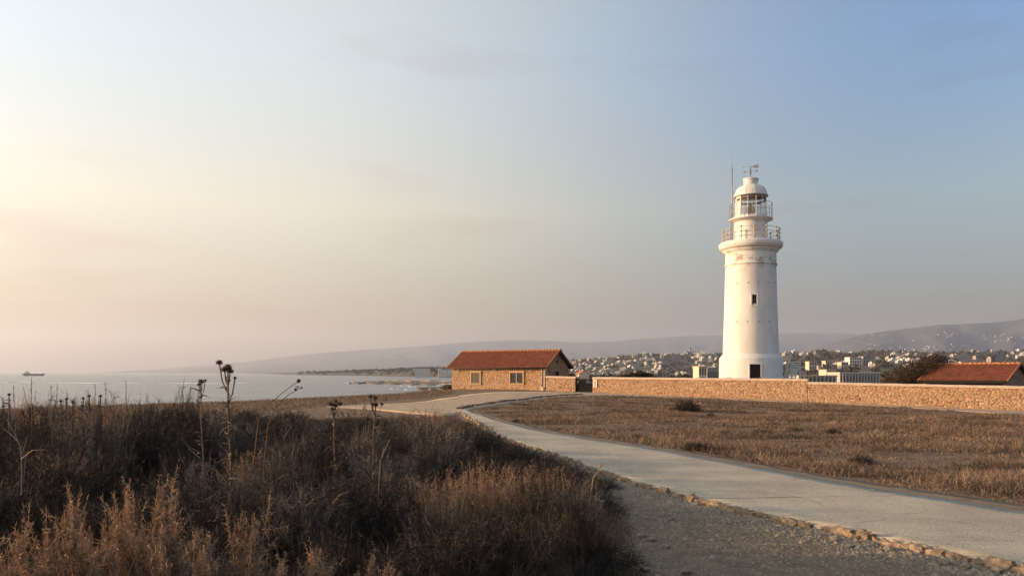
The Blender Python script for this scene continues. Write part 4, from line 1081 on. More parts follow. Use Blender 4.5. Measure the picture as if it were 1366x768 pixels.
# coaster on the horizon
Ys = (EYE - SEA) * F / (501.0 - HY); s0 = at(31, 501, Ys); Ls = (60.2 - 31) / F * Ys; u_ = Ls / 29.2
ship = empty('cargo_ship', (s0.x, s0.y, SEA))
hb = MB(); prof = []
for (x, zt3, w) in ((0, 3.1, 2.6), (1.5, 3.0, 3.4), (6, 2.8, 3.6), (7, 2.3, 3.6), (20, 2.3, 3.6), (25, 2.5, 3.0), (27.5, 3.0, 1.6), (29.2, 3.3, .1)):
    xb = 1.5 + x * .9 if x < 20 else x - (x - 20) * .22
    prof.append([((xb) * u_, -w * u_ * .8, -.3), (x * u_, -w * u_, zt3 * u_), (x * u_, w * u_, zt3 * u_), (xb * u_, w * u_ * .8, -.3)])
V = [p_ for q in prof for p_ in q]; Fc = [(k * 4 + j, k * 4 + 4 + j, k * 4 + 5 + j, k * 4 + 1 + j) for k in range(7) for j in range(3)] + [(0, 1, 2, 3)]
hb.add(V, Fc).build('hull', M['hull'], ship)
MB().box(3 * u_, 6.6 * u_, -2.6 * u_, 2.6 * u_, 2.8 * u_, 4.4 * u_).box(3.6 * u_, 6 * u_, -2.2 * u_, 2.2 * u_, 4.4 * u_, 5.2 * u_).build('bridge_house', M['ship_white'], ship)
MB().box(2.2 * u_, 3.0 * u_, -.7 * u_, .7 * u_, 2.8 * u_, 4.6 * u_).build('funnel', M['hull'], ship)
MB().tube([(5.6 * u_, 0, 5.2 * u_), (5.6 * u_, 0, 8.0 * u_)], .18 * u_, 6).box(5.1 * u_, 6.1 * u_, -.3, .3, 7.2 * u_, 7.45 * u_).build('mast', M['hull'], ship)
MB().box(8 * u_, 19 * u_, -2.6 * u_, 2.6 * u_, 2.3 * u_, 2.75 * u_).build('hatch_cover', M['hull'], ship)
tag(ship, 'small dark cargo ship on the horizon at the far left', 'ship')

# ------------------------------------------------------------------ dry field grass right of the path
def inside_poly(x, y, poly):
    c = np.zeros(len(x), bool); n_ = len(poly); j = n_ - 1
    for i_ in range(n_):
        xi, yi = poly[i_]; xj, yj = poly[j]
        c ^= ((yi > y) != (yj > y)) & (x < (xj - xi) * (y - yi) / (yj - yi + 1e-12) + xi); j = i_
    return c
field = np.vstack([PB[::8] + np.array([.5, .7]), TR_N[7:0:-1], [[60, 38], [42, -2]]])
def sample_poly(poly, n_, ymax_pow):
    lo, hi = poly.min(0), poly.max(0); out = []
    k = 0
    while k < n_:
        t = rng.random(n_ * 2)
        y = max(lo[1], 2.5) * (hi[1] / max(lo[1], 2.5)) ** (t ** ymax_pow); x = y * rng.uniform(-.15, .85, n_ * 2)
        ok = inside_poly(x, y, poly); out.append(np.stack([x[ok], y[ok]], 1)); k += ok.sum()
    return np.concatenate(out)[:n_]
# clumped: tufts with a few blades each
nt = 64000
T = sample_poly(field, nt, .62)
cl = fbm(T[:, 0] * .55, T[:, 1] * .55, 21, 4); dens = rng.random(nt) < np.clip((cl - .30) * 3.6, .10, 1)
T = T[dens]; cl = cl[dens]
kb = 6; P2 = np.repeat(T, kb, 0) + rng.normal(0, .055, (len(T) * kb, 2)); n_ = len(P2)
dist = np.repeat(np.hypot(T[:, 0], T[:, 1]), kb)
Lh = np.repeat(.035 + .10 * np.clip((cl - .35) * 2.6, 0, 1), kb) * rng.uniform(.5, 1.5, n_)
Dv = np.stack([rng.normal(0, .55, n_), rng.normal(0, .55, n_), np.ones(n_)], 1)
grp_t = tints(len(T), .55, 1.35, .06) * np.clip(0.15 + 1.6 * fbm(T[:, 0] * .5, T[:, 1] * 1.0, 44, 3), .3, 1.4)[:, None]
fgm = blades(np.column_stack([P2, gz(P2[:, 0], P2[:, 1]) - .01]), Dv, Lh, .0028 + dist * .00026, np.repeat(grp_t, kb, 0) * rng.uniform(.75, 1.25, (n_, 1)), .45)
tag(link('field_grass', blade_mesh('field_grass', [fgm], M['dry'])), 'short dry brown grass covering the field right of the path', 'grass', kind='stuff')
# thin dry turf left of the track and on the shore bank
shore = np.array([(-12, 33), (-20, 25), (-40, 26), (-36, 40), (-19, 52), (-10, 66), (-9, 77), (-6.5, 77), (-5, 66), (-6, 54), (-9, 46)])
lo, hi = shore.min(0), shore.max(0); T = rng.uniform(lo, hi, (26000, 2)); T = T[inside_poly(T[:, 0], T[:, 1], shore)]
n_ = len(T) * 4; P2 = np.repeat(T, 4, 0) + rng.normal(0, .08, (n_, 2)); dist = np.hypot(P2[:, 0], P2[:, 1])
sg_ = blades(np.column_stack([P2, gz(P2[:, 0], P2[:, 1])]), np.stack([rng.normal(0, .6, n_), rng.normal(0, .6, n_), np.ones(n_)], 1), rng.uniform(.04, .16, n_), dist * .0003,
             tints(n_, .6, 1.4, .06), .4)
tag(link('shore_grass', blade_mesh('shore_grass', [sg_], M['dry'])), 'sparse dry grass on the shore bank left of the cottage', 'grass', kind='stuff')

# ------------------------------------------------------------------ scrub thicket left of the path
thick = np.array([(0.95, 2.2), (1.05, 4.6), (1.12, 7.0), (1.35, 9.0), (1.30, 11.5), (0.85, 14.2), (0.1, 17.2), (-0.75, 21), (-1.7, 26), (-2.5, 31), (-5, 31), (-11, 28.5), (-20, 27), (-32, 25), (-18, 9), (-7, 1.8)])
def edge_fade(x, y):
    """0 at the thicket's rim, 1 well inside"""
    xr = np.interp(y, [2.2, 7, 9, 11.5, 14.2, 17.2, 21, 26, 31], [1.0, 1.12, 1.35, 1.3, .85, .1, -.75, -1.7, -2.5])
    return smooth01((xr - x) / .7 + .12) * smooth01((31 - y) / 4)
TOPX = [-50, 0, 150, 250, 330, 430, 540, 600, 622, 640, 690, 720, 760, 800, 822, 836]
TOPY = [530, 533, 534, 541, 542, 544, 547, 550, 560, 571, 596, 606, 620, 638, 664, 705]
def canopy_cap(x, y):
    """how tall the scrub may stand so that what lies beyond it stays in view"""
    px = CX + F * x / y
    return np.maximum(EYE - gz(x, y) - (np.interp(px, TOPX, TOPY) + 3 - HY) / F * y, .04)
def scrub_h(x, y):
    """height of the scrub canopy"""
    lim = np.interp(y, [2, 4, 6, 9, 12, 16, 22, 30], [.24, .22, .24, .30, .36, .26, .20, .16])
    lim = lim + .15 * smooth01((-x - 3) / 6) * smooth01((y - 6) / 6)
    h = lim * (.10 + 1.05 * fbm(x * 1.1, y * .75, 61, 3)) * (.35 + .65 * edge_fade(x, y))
    return np.minimum(h, canopy_cap(x, y))
nt = 46000
t = rng.random(nt * 3); y = 2.4 * (31 / 2.4) ** (t ** .8); x = y * rng.uniform(-.80, .30, nt * 3)
ok = inside_poly(x, y, thick); x, y = x[ok][:nt], y[ok][:nt]
h = scrub_h(x, y); nt = len(x); gzz = gz(x, y)
tone = fbm(x * .9 + 9, y * .7, 77, 3)
kb = 5; n_ = nt * kb; dist = np.repeat(np.hypot(x, y), kb)
X = np.repeat(x, kb) + rng.normal(0, .05, n_); Yb = np.repeat(y, kb) + rng.normal(0, .05, n_)
hh = np.repeat(h, kb); f0 = rng.random(n_) ** .7 * .85
Zb = np.repeat(gzz, kb) + hh * f0
ln = np.where(rng.random(n_) < .05, rng.uniform(.18, .36, n_), rng.uniform(.035, .13, n_))
lean = rng.normal(.25, .1, n_)
Dv = np.stack([lean + rng.normal(0, .8, n_), rng.normal(0, .8, n_), rng.uniform(.1, 1.3, n_)], 1)
tn = np.repeat(np.clip((tone - .45) * 4.0, 0, 1), kb)[:, None]
topf = smooth01((f0 - .35) / .4)[:, None]
cdark = np.array([[.5, .48, .46]]); cwarm = np.array([[2.7, 2.15, 1.65]])
C = (cdark + (cwarm - cdark) * tn * (.35 + .65 * rng.random((n_, 1)))) * rng.uniform(.55, 1.45, (n_, 1))
scr = blades(np.column_stack([X, Yb, Zb]), Dv, np.minimum(ln, .04 + hh * .4), .0011 + dist * .00026, C, 1.0)
tag(link('scrub_undergrowth', blade_mesh('scrub_undergrowth', [scr], M['twig'])), 'tangled dry brown undergrowth filling the thicket left of the path', 'undergrowth', kind='stuff')

def dome_shrub(seed, nmain, ntw, curl, lo, hi, warm):
    """dense round shrub: stems fanning from the base, twigs along them; unit radius ~1, height ~1"""
    rg = np.random.default_rng(seed); parts = []
    az = rg.uniform(0, 2 * np.pi, nmain); el = np.arcsin(rg.uniform(.12, 1, nmain)); ln = rg.uniform(.72, 1.05, nmain)
    lump = .75 + .5 * vnoise(np.cos(az) * 2 + 5 + seed, np.sin(az) * 2 + el * 2, seed); ln = ln * lump
    D = np.stack([np.cos(az) * np.cos(el), np.sin(az) * np.cos(el), np.sin(el)], 1)
    base = rg.normal(0, .12, (nmain, 3)) * np.array([1, 1, 0])
    parts.append(blades(base, D, ln, np.full(nmain, .006), np.tile([[.7, .62, .55]], (nmain, 1)), .15, rg))
    i_ = rg.integers(0, nmain, ntw); f = rg.random(ntw) ** .38; p_ = base[i_] + D[i_] * (ln[i_] * f)[:, None]
    d2 = unit(D[i_] * .9 + rg.normal(0, .75, (ntw, 3)) + np.array([0, 0, .25])); l2 = np.where(rg.random(ntw) < .06, rg.uniform(.12, .26, ntw), rg.uniform(.035, .11, ntw))
    t = rg.uniform(lo, hi, ntw); w = rg.normal(0, warm, ntw); sh = vnoise(p_[:, 0] * 3 + 9, p_[:, 1] * 3 + p_[:, 2] * 3, seed) * .8 + .6
    C = np.stack([t * (1 + w), t, t * (1 - w)], 1) * sh[:, None]
    parts.append(blades(p_, d2, l2, np.full(ntw, .0042), C, curl, rg))
    return parts
def plume_shrub(seed, nst, per, C0):
    """feathery bush: upright branching plumes set with short curled twigs"""
    rg = np.random.default_rng(seed); parts = []
    for k in range(nst):
        az = rg.uniform(0, 2 * np.pi); r = rg.random() ** .5; base = np.array([math.cos(az) * r * .45, math.sin(az) * r * .45, 0])
        D = np.array([math.cos(az) * r * .75, math.sin(az) * r * .75, 1.0]); D /= np.linalg.norm(D); L = rg.uniform(.6, 1.05) * (1 - .2 * r)
        side = rg.normal(size=3) * .12
        f = np.linspace(0, 1, per) ** .8; p_ = base + D * (L * f)[:, None] + side * (f ** 2)[:, None]
        # side branches
        nbr = 12
        pts = [p_]; dirs = [np.tile(D, (per, 1))]; wid = [.13 * (1 - f * .75)]
        for b in range(nbr):
            fb = rg.uniform(.35, .95); o = base + D * L * fb + side * fb ** 2
            db = unit((D * .8 + rg.normal(0, .55, 3) + np.array([0, 0, .2]))[None])[0]; lb = L * rg.uniform(.14, .42); m_ = per // 3
            g_ = np.linspace(0, 1, m_); pts.append(o + db * (lb * g_)[:, None]); dirs.append(np.tile(db, (m_, 1))); wid.append(.07 * (1 - g_ * .7))
            parts.append(blades(o[None], db[None], np.array([lb]), np.array([.004]), C0[None] * .7, .1, rg))
        parts.append(blades(base[None], D[None], np.array([L]), np.array([.007]), C0[None] * .6, .05, rg))
        P_ = np.concatenate(pts); D_ = np.concatenate(dirs); W_ = np.concatenate(wid); m_ = len(P_)
        d2 = unit(D_ * .5 + rg.normal(0, .8, (m_, 3))); C = C0[None] * rg.uniform(.6, 1.35, (m_, 1)) * np.array([[1, 1, 1]])
        parts.append(blades(P_, d2, np.clip(W_ * rg.uniform(.5, 1.1, m_), .03, .11), np.full(m_, .0046), C, .9, rg))
    return parts
def grass_clump(seed, nst, C0):
    """upright dry stems with fuzzy seed heads"""
    rg = np.random.default_rng(seed); base = rg.normal(0, .28, (nst, 3)) * np.array([1, 1, 0])
    D = np.stack([base[:, 0] * .5 + rg.normal(.12, .12, nst), base[:, 1] * .5 + rg.normal(0, .12, nst), np.ones(nst)], 1); D = unit(D)
    L = rg.uniform(.45, 1.0, nst); C = C0[None] * rg.uniform(.55, 1.3, (nst, 1))
    parts = [blades(base, D, L, np.full(nst, .0034), C, .06, rg)]
    per = 16; i_ = np.repeat(np.arange(nst), per); f = rg.uniform(.55, 1, len(i_)); p_ = base[i_] + D[i_] * (L[i_] * f)[:, None]
    d2 = unit(D[i_] * 1.1 + rg.normal(0, .5, (len(i_), 3)))
    parts.append(blades(p_, d2, rg.uniform(.03, .10, len(i_)), np.full(len(i_), .0032), C[i_] * rg.uniform(.7, 1.3, (len(i_), 1)), .5, rg))
    nl = nst * 5; bl = rg.normal(0, .32, (nl, 3)) * np.array([1, 1, 0]); dl = np.stack([bl[:, 0] + rg.normal(0, .35, nl), bl[:, 1] + rg.normal(0, .35, nl), np.ones(nl)], 1)
    parts.append(blades(bl, dl, rg.uniform(.15, .5, nl), np.full(nl, .0035), C0[None] * rg.uniform(.4, 1.1, (nl, 1)), .35, rg))
    return parts
dark_me = [blade_mesh('shrub_twigs', dome_shrub(100 + k, 300, 15000, .6, .35, .95, .06), M['twig']) for k in range(4)]
brown_me = [blade_mesh('shrub_twigs', dome_shrub(200 + k, 260, 12000, .7, 1.2, 3.2, .08), M['twig']) for k in range(3)]
plume_me = [blade_mesh('plumes', plume_shrub(300 + k, 34, 120, np.array([1, .95, .9])), M['plume']) for k in range(3)]
clump_me = [blade_mesh('stems', grass_clump(400 + k, 210, np.array([1.7, 1.55, 1.4])), M['dry']) for k in range(3)]
def plant(name, label, cat, group, me, px, py, Y, rad, hgt, part, mat_stem=None):
    """stand a plant on the ground under a photo column at distance Y, its top near row py when hgt is None"""
    X = (px - CX) / F * Y; z = float(gz(X, Y))
    if hgt is None: hgt = EYE + (HY - py) / F * Y - z
    hgt = hgt * 1.08
    root = empty(name, (X, Y, z - .02), rng.uniform(0, 6.28)); root.scale = (rad * 1.12, rad * 1.12, max(.15, hgt))
    link(part, me, root)
    MB().tube([(0, 0, -.05), (.01, .0, .12), (.03, .02, .3)], [.03, .022, .012], 6).build('stem_base', M['bark'], root)
    return tag(root, label, cat, group)
k = 0
DG = 'dark twiggy shrubs in the thicket'; BG = 'brown twiggy shrubs in the thicket'
for (px, py, Y, rad, lab) in (
    (728, 642, 6.6, .46, 'large dark round shrub at the right end of the thicket by the gravel'),
    (772, 668, 6.0, .28, 'small dark shrub overhanging the gravel at the right tip of the thicket'),
    (676, 690, 5.4, .52, 'dark low shrub at the bottom centre, below the tan seed heads'),
    (600, 700, 5.2, .60, 'broad dark shrub at the bottom, left of centre'),
    (330, 655, 6.4, .85, 'wide black shrub behind the pale feathery bush'),
    (230, 645, 7.2, .8, 'dark shrub above the pale feathery bush at lower left'),
    (70, 605, 8.2, .85, 'dark shrub with bare pale branches at the left edge'),
    (470, 640, 7.0, .62, 'dark round shrub left of the tan seed heads'),
    (400, 590, 9.6, .85, 'dark shrub under the leaning pair of thin stalks'),
    (205, 555, 11.5, 1.1, 'dark shrub mound below the sea at left'),
    (120, 548, 13.5, 1.0, 'dark shrub mound near the ship end of the thicket'),
    (560, 575, 12.5, .85, 'dark shrub mound under the cottage end of the thicket'),
    (632, 574, 14.0, .7, 'black rounded shrub touching the path edge below the cottage'),
    (690, 596, 12.6, .52, 'small dark shrub where the thicket meets the shaded path'),
    (247, 534, 13.0, .42, 'dark leafy shrub tip standing against the sea left of the tall thistle'),
    (480, 555, 15.5, .9, 'dark shrub mound behind the two short thistles'),
    (20, 560, 11, .9, 'dark shrub in the top left corner of the thicket'),
    (745, 618, 10.2, .5, 'grey brown shrub beside the path edge right of centre')):
    plant('dark_shrub', lab, 'shrub', DG, dark_me[k % 4], px, py, Y, rad, None, 'shrub_twigs'); k += 1
for (px, py, Y, rad, lab) in (
    (120, 548, 10.5, .62, 'rusty brown shrub lit below the ship at left'),
    (30, 540, 14, .8, 'brown shrub on the left skyline under the small ship'),
    (300, 560, 13.5, .9, 'brown shrub behind the tall thistle'),
    (420, 556, 17, .9, 'brown grassy shrub on the skyline right of the thin stalks'),
    (590, 553, 23, .7, 'brown shrub at the far tip of the thicket near the cottage track'),
    (540, 556, 18.5, .8, 'brown shrub mound left of the far tip of the thicket'),
    (380, 610, 8.0, .55, 'low reddish brown shrub in the middle of the thicket'),
    (505, 610, 9.2, .55, 'brown shrub around the foot of the leaning thistle'),
    (800, 632, 10.8, .32, 'small brown sprig shrub leaning over the path edge')):
    plant('brown_shrub', lab, 'shrub', BG, brown_me[k % 3], px, py, Y, rad, None, 'shrub_twigs'); k += 1
for (px, py, Y, rad, lab) in (
    (100, 696, 4.1, .46, 'pale feathery dry bush at the bottom left, its left plume'),
    (185, 676, 4.4, .44, 'tallest pale feathery dry bush at the bottom left'),
    (252, 690, 4.2, .44, 'pale feathery dry bush at the bottom left, right of the tallest plume'),
    (-6, 716, 3.9, .40, 'pale feathery sprig cut by the left edge'),
    (445, 760, 4.3, .50, 'low tan feathery bush at the bottom edge left of centre'),
    (362, 764, 4.2, .40, 'low tan feathery bush at the bottom edge beside the tall pale one')):
    plant('feathery_bush', lab, 'bush', 'pale feathery bushes along the bottom', plume_me[k % 3], px, py, Y, rad, None, 'plumes'); k += 1
for (px, py, Y, rad, lab) in (
    (575, 634, 7.6, .62, 'tan seed headed grass clump at the left of the bright patch'),
    (640, 618, 8.2, .66, 'tall tan seed headed grass clump in the middle of the thicket'),
    (700, 622, 8.6, .6, 'tan seed headed grass clump left of the dark end shrub'),
    (750, 634, 8.4, .5, 'tan seed headed grass clump beside the dark end shrub'),
    (345, 600, 9.5, .6, 'dull tan grass clump right of the tall thistle foot'),
    (100, 600, 9.0, .55, 'orange brown grass clump in the upper left of the thicket'),
    (130, 527, 12.5, .6, 'wispy tan grass clump standing against the sea at left'),
    (50, 526, 13.5, .6, 'wispy tan grass clump against the sea at the left edge'),
    (575, 545, 20, .7, 'tan grass clump at the far end of the thicket before the track'),
    (615, 566, 17.5, .4, 'tan grass clump beside the far path edge')):
    plant('grass_clump', lab, 'grass', 'tan grass clumps in the thicket', clump_me[k % 3], px, py, Y, rad, None, 'stems'); k += 1

# the mass of the thicket: shrub beside shrub, each as tall as the view beyond allows
sh_r = random.Random(19); placed = []
keep = [((px - CX) / F * Y, Y - .5) for px, Y in ((575, 7.6), (640, 8.2), (700, 8.6), (750, 8.4), (345, 9.5), (100, 9.0), (600, 7.2), (670, 7.6))]
SL_ = ((dark_me, 'dark_shrub', 'one of the dark twiggy shrubs massed close together in the thicket', DG),
       (brown_me, 'brown_shrub', 'one of the dull brown twiggy shrubs massed close together in the thicket', BG))
for _ in range(5200):
    Y = 4.8 * (29.5 / 4.8) ** sh_r.random(); X = Y * sh_r.uniform(-.74, .25)
    if not inside_poly(np.array([X]), np.array([Y]), thick)[0]: continue
    sp_c = .62 + .034 * Y
    if any((X - a) ** 2 + ((Y - b) * .8) ** 2 < sp_c * sp_c for a, b in placed): continue
    if any((X - a) ** 2 + (Y - b) ** 2 < .75 * .75 for a, b in keep): continue
    if Y > 15.5 and X > -6.5 and sh_r.random() < .55: continue
    cap = float(canopy_cap(X, Y)); lim = float(np.interp(Y, [4.8, 7, 10, 14, 19, 26, 30], [.52, .78, .98, 1.08, .95, .70, .45])) * sh_r.uniform(.55, 1.15) * (1 + .4 * float(smooth01((-X - 3) / 4)))
    if Y > 15.5 and X > -6.5: lim = min(lim, .34)
    hgt = min(lim, cap * sh_r.uniform(.86, 1.03), .25 + 1.2 * float(edge_fade(X, Y)))
    if hgt < .16 or float(edge_fade(X, Y)) < .97: continue
    placed.append((X, Y)); kind_ = SL_[0] if sh_r.random() < .66 else SL_[1]
    root = empty(kind_[1], (X, Y, float(gz(X, Y)) - .03), sh_r.uniform(0, 6.28)); rd_ = sp_c * sh_r.uniform(.46, .66)
    root.scale = (rd_, rd_, hgt); link('shrub_twigs', sh_r.choice(kind_[0]), root)
    tag(root, kind_[2], 'shrub', kind_[3])

# thistles
def thistle(label, px, py, Y, heads, lean=(0, 0), leafy=1.0, thick=.011, hs=.045, base_px=None):
    bx = base_px if base_px is not None else px
    X = (bx - CX) / F * Y; z0 = float(gz(X, Y)); tp = at(px, py, Y); root = empty('thistle', (X, Y, z0)); H = tp.z - z0
    top = Vector((tp.x - X, 0, H)); mid = top * .5 + Vector((.02, .02, 0))
    st_ = MB().tube([(0, 0, -.03), mid * .55, mid, top * .78, top], [thick, thick * .9, thick * .8, thick * .65, thick * .5], 6)
    ends = [(top, 1.0)]
    for (dx, dz, f, s_) in heads:
        o = top * f; e = top + Vector((dx, rng.uniform(-.04, .04), dz)); st_.tube([o, (o + e) / 2 + Vector((dx * .15, 0, -.02)), e], thick * .45, 5); ends.append((e, s_))
    st_.build('stem', M['thistle'], root)
    hm_ = MB().lathe([(.05, -.5), (.6, -.42), (1, 0), (.85, .45), (.45, .62), (.2, .95), (.05, .7)], 10)
    for kk in range(34):
        a = kk * 2.4; e = math.asin(-.6 + 1.5 * (kk / 34)); d_ = Vector((math.cos(a) * math.cos(e), math.sin(a) * math.cos(e), math.sin(e)))
        u2 = d_.orthogonal().normalized() * .10; hm_.add([d_ * .8 + u2, d_ * .8 - u2, d_ * 1.5], [(0, 1, 2)])
    me = hm_.mesh('flower_head', M['thistle_head'])
    for e, s_ in ends:
        o = link('flower_head', me, root); o.location = e; o.scale = (hs * s_,) * 3; o.rotation_euler = (rng.uniform(-.3, .3), rng.uniform(-.3, .3), rng.uniform(0, 6))
    n_ = int(34 * leafy)
    if n_:
        f = rng.uniform(.12, .95, n_); P_ = np.array([list(top * a) for a in f]); az = rng.uniform(0, 6.28, n_)
        D_ = np.stack([np.cos(az), np.sin(az), rng.uniform(.1, .9, n_)], 1)
        L_ = rng.uniform(.06, .20, n_) * (1.3 - f)
        link('leaves', blade_mesh('leaves', [blades(P_, D_, L_ + .03, np.full(n_, .009), tints(n_, 1.2, 2.6, .1), .5)], M['twig']), root)
    return tag(root, label, 'thistle', 'dry thistles standing out of the thicket')
thistle('tallest dry thistle with several dark heads rising above the sea horizon', 304, 490, 7.0, [(-.095, .045, .86, .85), (-.035, -.02, .9, .9), (.02, -.035, .9, .9), (.055, -.10, .8, .45)], base_px=305, leafy=2.8, hs=.034, thick=.014)
thistle('short dry thistle against the sea just left of the tallest thistle', 268, 509, 8.2, [(.03, .0, .93, .7), (-.02, -.03, .93, .7), (.05, .015, .9, .5)], leafy=1.2, hs=.030)
thistle('dry thistle with four dark heads in front of the shore bank', 447, 541, 7.6, [(-.04, .02, .93, 1), (.05, .02, .93, .9), (.0, .045, .96, .7), (-.02, -.03, .9, .8)], base_px=441, leafy=1.5, hs=.028)
thistle('leaning dry thistle with spread heads beside the pale track', 501, 540, 7.4, [(-.05, .085, .92, .8), (0, .07, .95, .8), (.065, .01, .9, .6), (-.03, .01, .93, .6)], base_px=489, leafy=1.0, hs=.028)
def leaning_stalk(label, Y, chain, buds):
    X = (chain[0][0] - CX) / F * Y; z0 = float(gz(X, Y)); root = empty('leaning_stalk', (X, Y, z0)); o0 = Vector((X, Y, z0))
    pts = [Vector((0, 0, -.03))] + [at(a_, b_, Y) - o0 for a_, b_ in chain]
    MB().tube(pts, [.008 - .005 * k_ / (len(pts) - 1) for k_ in range(len(pts))], 6).build('stem', M['thistle'], root)
    bm_ = MB().lathe([(.1, -1.2), (.7, -.6), (1, .2), (.7, .9), (.1, 1.2)], 8).mesh('bud', M['thistle_head'])
    for (a_, b_, r_b) in buds:
        o = link('bud', bm_, root); o.location = at(a_, b_, Y) - o0; o.scale = (r_b,) * 3; o.rotation_euler = (0, .9, 0)
    tag(root, label, 'stalk', 'thin leaning stalks against the sea')
leaning_stalk('upper thin leaning stalk with a dark bud against the sea', 8.0, [(338, 620), (345, 560), (356, 542), (376, 524), (398, 508)], [(398, 508, .022)])
leaning_stalk('lower thin leaning stalk with small buds against the sea', 8.3, [(352, 620), (358, 565), (370, 540), (385, 526), (402, 517)], [(402, 517, .012), (394, 519, .015), (397, 516, .012)])
for (px, py, lab) in ((12, 522, 'single dark thistle head at the far left edge'), (89, 528, 'stubby dark thistle, fourth from the left edge against the sea'), (97, 532, 'short stubby thistle just right of a darker one against the sea'),
                      (111, 527, 'small thistle with an orange brown head against the sea'), (119, 524, 'upright small thistle right of the orange brown headed one'), (134, 524, 'pale tufted thistle at the right of the small group against the sea'), (81, 531, 'flat topped dry stalk left of the stubby thistles')):
    thistle(lab, px, py + 4, 10.5, [], leafy=1.6, thick=.016, hs=.022)
def stalk(label, px, py, Y, lean):
    X = (px - CX) / F * Y; z0 = float(gz(X, Y)); tp = at(px + lean, py, Y); T_ = Vector((tp.x - X, 0, tp.z - z0))
    root = empty('dry_stalk', (X, Y, z0))
    MB().tube([(0, 0, -.02), T_ * .5 + Vector((.015, 0, 0)), T_], [.006, .0045, .003], 5).build('stem', M['pale_stem'], root)
    n_ = 30; f = rng.uniform(.8, 1, n_); P_ = np.array([list(T_ * a) for a in f]); D_ = rng.normal(0, .5, (n_, 3)) + np.array([0, 0, 1])
    link('seed_head', blade_mesh('seed_head', [blades(P_, D_, rng.uniform(.02, .05, n_), np.full(n_, .003), tints(n_, .7, 1.2), .3)], M['dry']), root)
    tag(root, label, 'stalk', 'thin dry stalks against the sea')
for (px, py, le, lab) in ((40, 503, 2, 'thin pale stalk below the ship'), (66, 514, 2, 'thin pale stalk right of the one below the ship'), (74, 511, 2, 'feathery pale stalk between ship and thistle group'),
                          (125, 513, 2, 'thin stalk inside the small thistle group'), (141, 509, 0, 'tall thin stalk right of the thistle group'), (167, 507, 1, 'lone upright stalk against the sea at left'), (20, 514, -2, 'thin pale stalk near the left edge')):
    stalk(lab + ' against the sea' if 'sea' not in lab else lab, px, py, 10.8, le)
# bare forked twigs and sprigs
def forked(label, px, py, Y, pts_px):
    X = (px - CX) / F * Y; z0 = float(gz(X, Y)); root = empty('bare_branch', (X, Y, z0)); b = MB()
    for chain in pts_px:
        b.tube([at(a, c_, Y) - Vector((X, Y, z0)) + Vector((0, rng.uniform(-.03, .03), 0)) for a, c_ in chain], [.007 - .005 * k_ / (len(chain) - 1) for k_ in range(len(chain))], 5)
    b.build('twigs', M['pale_stem'], root); tag(root, label, 'branch')
forked('bare pale forked branch in the dark shrub at the left edge', 28, 700, 7.0, [[(28, 660), (28, 622), (26, 596), (20, 580), (12, 560)], [(27, 606), (33, 592), (37, 580)], [(24, 588), (14, 578), (6, 572)], [(28, 612), (45, 600), (62, 599)]])
forked('bare pale leaning twig right of the leaning thistle', 506, 690, 7.2, [[(503, 690), (507, 615), (514, 600), (520, 586)], [(509, 611), (512, 596)]])
forked('dry sprig leaning out over the shaded path', 790, 690, 7.6, [[(782, 700), (792, 636), (800, 624), (808, 616)], [(795, 631), (803, 626)], [(799, 625), (802, 617)], [(803, 621), (809, 620)]])

# small dead shrubs of the field
fs = [(915, 541, 'dark dead shrub alone in the upper field before the lighthouse wall'), (948, 547, 'tiny dark shrub right of the dead shrub in the upper field'), (690, 555, ''), (760, 556, ''), (965, 572, ''), (1015, 570, ''), (1200, 573, ''), (1110, 570, ''), (850, 578, ''),
      (930, 592, ''), (1060, 566, ''), (1320, 575, ''), (1150, 610, '')]
for k, (px, py, lab) in enumerate(fs):
    P_ = on_ground(px, py + 8); big = 1.0 if k == 0 else rng.uniform(.22, .42)
    o = empty('field_shrub', (P_[0], P_[1], float(gz(*P_)) - .02), rng.uniform(0, 6)); o.scale = (big * .85, big * .85, big * (.62 if k == 0 else .5))
    link('shrub_twigs', (dark_me + brown_me)[k % 6 if k else 0], o)
    tag(o, lab or 'low dark tuft of dead scrub in the dry field right of the path', 'shrub', 'dead scrub tufts in the dry field')

# ------------------------------------------------------------------ stones and gravel
stone_me = []
for v in range(6):
    bm = bmesh.new(); bmesh.ops.create_icosphere(bm, subdivisions=1, radius=1.0)
    for w in bm.verts: w.co *= random.uniform(.7, 1.2); w.co.z *= .55
    me = bpy.data.meshes.new('loose_stone'); bm.to_mesh(me); bm.free(); me.materials.append(M['rock']); stone_me.append(me)
for (px, py, s_) in ((857, 717, .055), (870, 722, .05), (889, 731, .05), (915, 765, .065), (838, 703, .04), (862, 762, .045), (829, 740, .045), (846, 750, .035), (1112, 721, .05), (1133, 730, .045), (1186, 735, .06), (1215, 742, .05), (1262, 753, .06), (1290, 758, .055), (930, 674, .05), (960, 684, .045), (1010, 697, .045), (1040, 704, .05), (1080, 714, .045), (1330, 763, .06), (1160, 741, .04), (895, 694, .045)):
    P_ = on_ground(px, py); o = link('loose_stone', random.choice(stone_me)); o.location = (P_[0], P_[1], float(gz(*P_)) + .008 + s_ * .28)
    o.rotation_euler = (random.uniform(-.2, .2), random.uniform(-.2, .2), random.uniform(0, 6)); o.scale = (s_ * random.uniform(.8, 1.4), s_, s_)
    tag(o, 'loose pale stone lying on the gravel shoulder beside the path', 'stone', 'loose stones on the gravel shoulder')
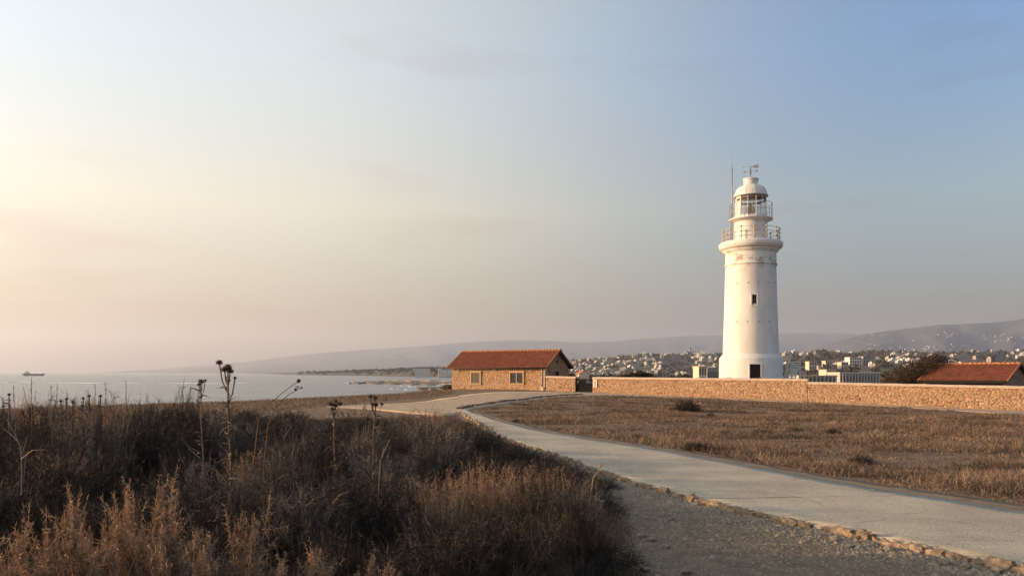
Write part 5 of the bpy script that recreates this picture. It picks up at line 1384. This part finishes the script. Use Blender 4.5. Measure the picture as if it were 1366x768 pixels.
# finer gravel, one mass
N = 30000; t = rng.random(N); fr = rng.random(N)
wt = np.where(rng.random(N) < .5, 1 - .22 * rng.random(N) ** 1.4, fr)
i_ = (t * 225).astype(int); A = PA[i_]; B = A + np.array([-3.2, -.6]); B[:, 0] = np.minimum(B[:, 0], 1.2)
P2 = B + (A - B) * wt[:, None] + rng.normal(0, .06, (N, 2)); sz = rng.uniform(.006, .019, N) * np.where(rng.random(N) < .10, 2.1, 1) * np.where(wt > .82, 1.25, 1)
base = np.array([(1, 0, -.2), (-.5, .87, -.2), (-.5, -.87, -.2), (.2, .1, .75)])
ang = rng.uniform(0, 6.28, N); ca, sa = np.cos(ang), np.sin(ang)
bx = base[None, :, 0] * ca[:, None] - base[None, :, 1] * sa[:, None]; by = base[None, :, 0] * sa[:, None] + base[None, :, 1] * ca[:, None]
V = np.stack([P2[:, :1] + bx * sz[:, None] * rng.uniform(.7, 1.5, (N, 1)), P2[:, 1:] + by * sz[:, None], (gz(P2[:, 0], P2[:, 1]) + .010)[:, None] + base[None, :, 2] * sz[:, None]], -1).reshape(-1, 3)
b = np.arange(N)[:, None] * 4; T_ = np.concatenate([b + np.array([[0, 1, 3]]), b + np.array([[1, 2, 3]]), b + np.array([[2, 0, 3]])])
tag(link('gravel', arrays_mesh('gravel', V, None, T_, [M['rock']])), 'loose grey gravel scattered along the path edge', 'gravel', kind='stuff')

# ------------------------------------------------------------------ haze
hzm = bpy.data.materials.new('haze_air'); hzm.use_nodes = True
n, l = hzm.node_tree.nodes, hzm.node_tree.links; n.remove(n['Principled BSDF'])
pv = n.new('ShaderNodeVolumePrincipled'); pv.inputs['Color'].default_value = (0.68, 0.76, 0.92, 1)
pv.inputs['Density'].default_value = 7.5e-5; pv.inputs['Anisotropy'].default_value = 0.35
l.new(pv.outputs[0], n['Material Output'].inputs['Volume'])
hz_o = MB().box(-14000, 17500, -9500, 16500, -60, 820).build('haze', hzm)
tag(hz_o, 'thin pale evening haze over sea, town and hills', 'haze', kind='stuff')
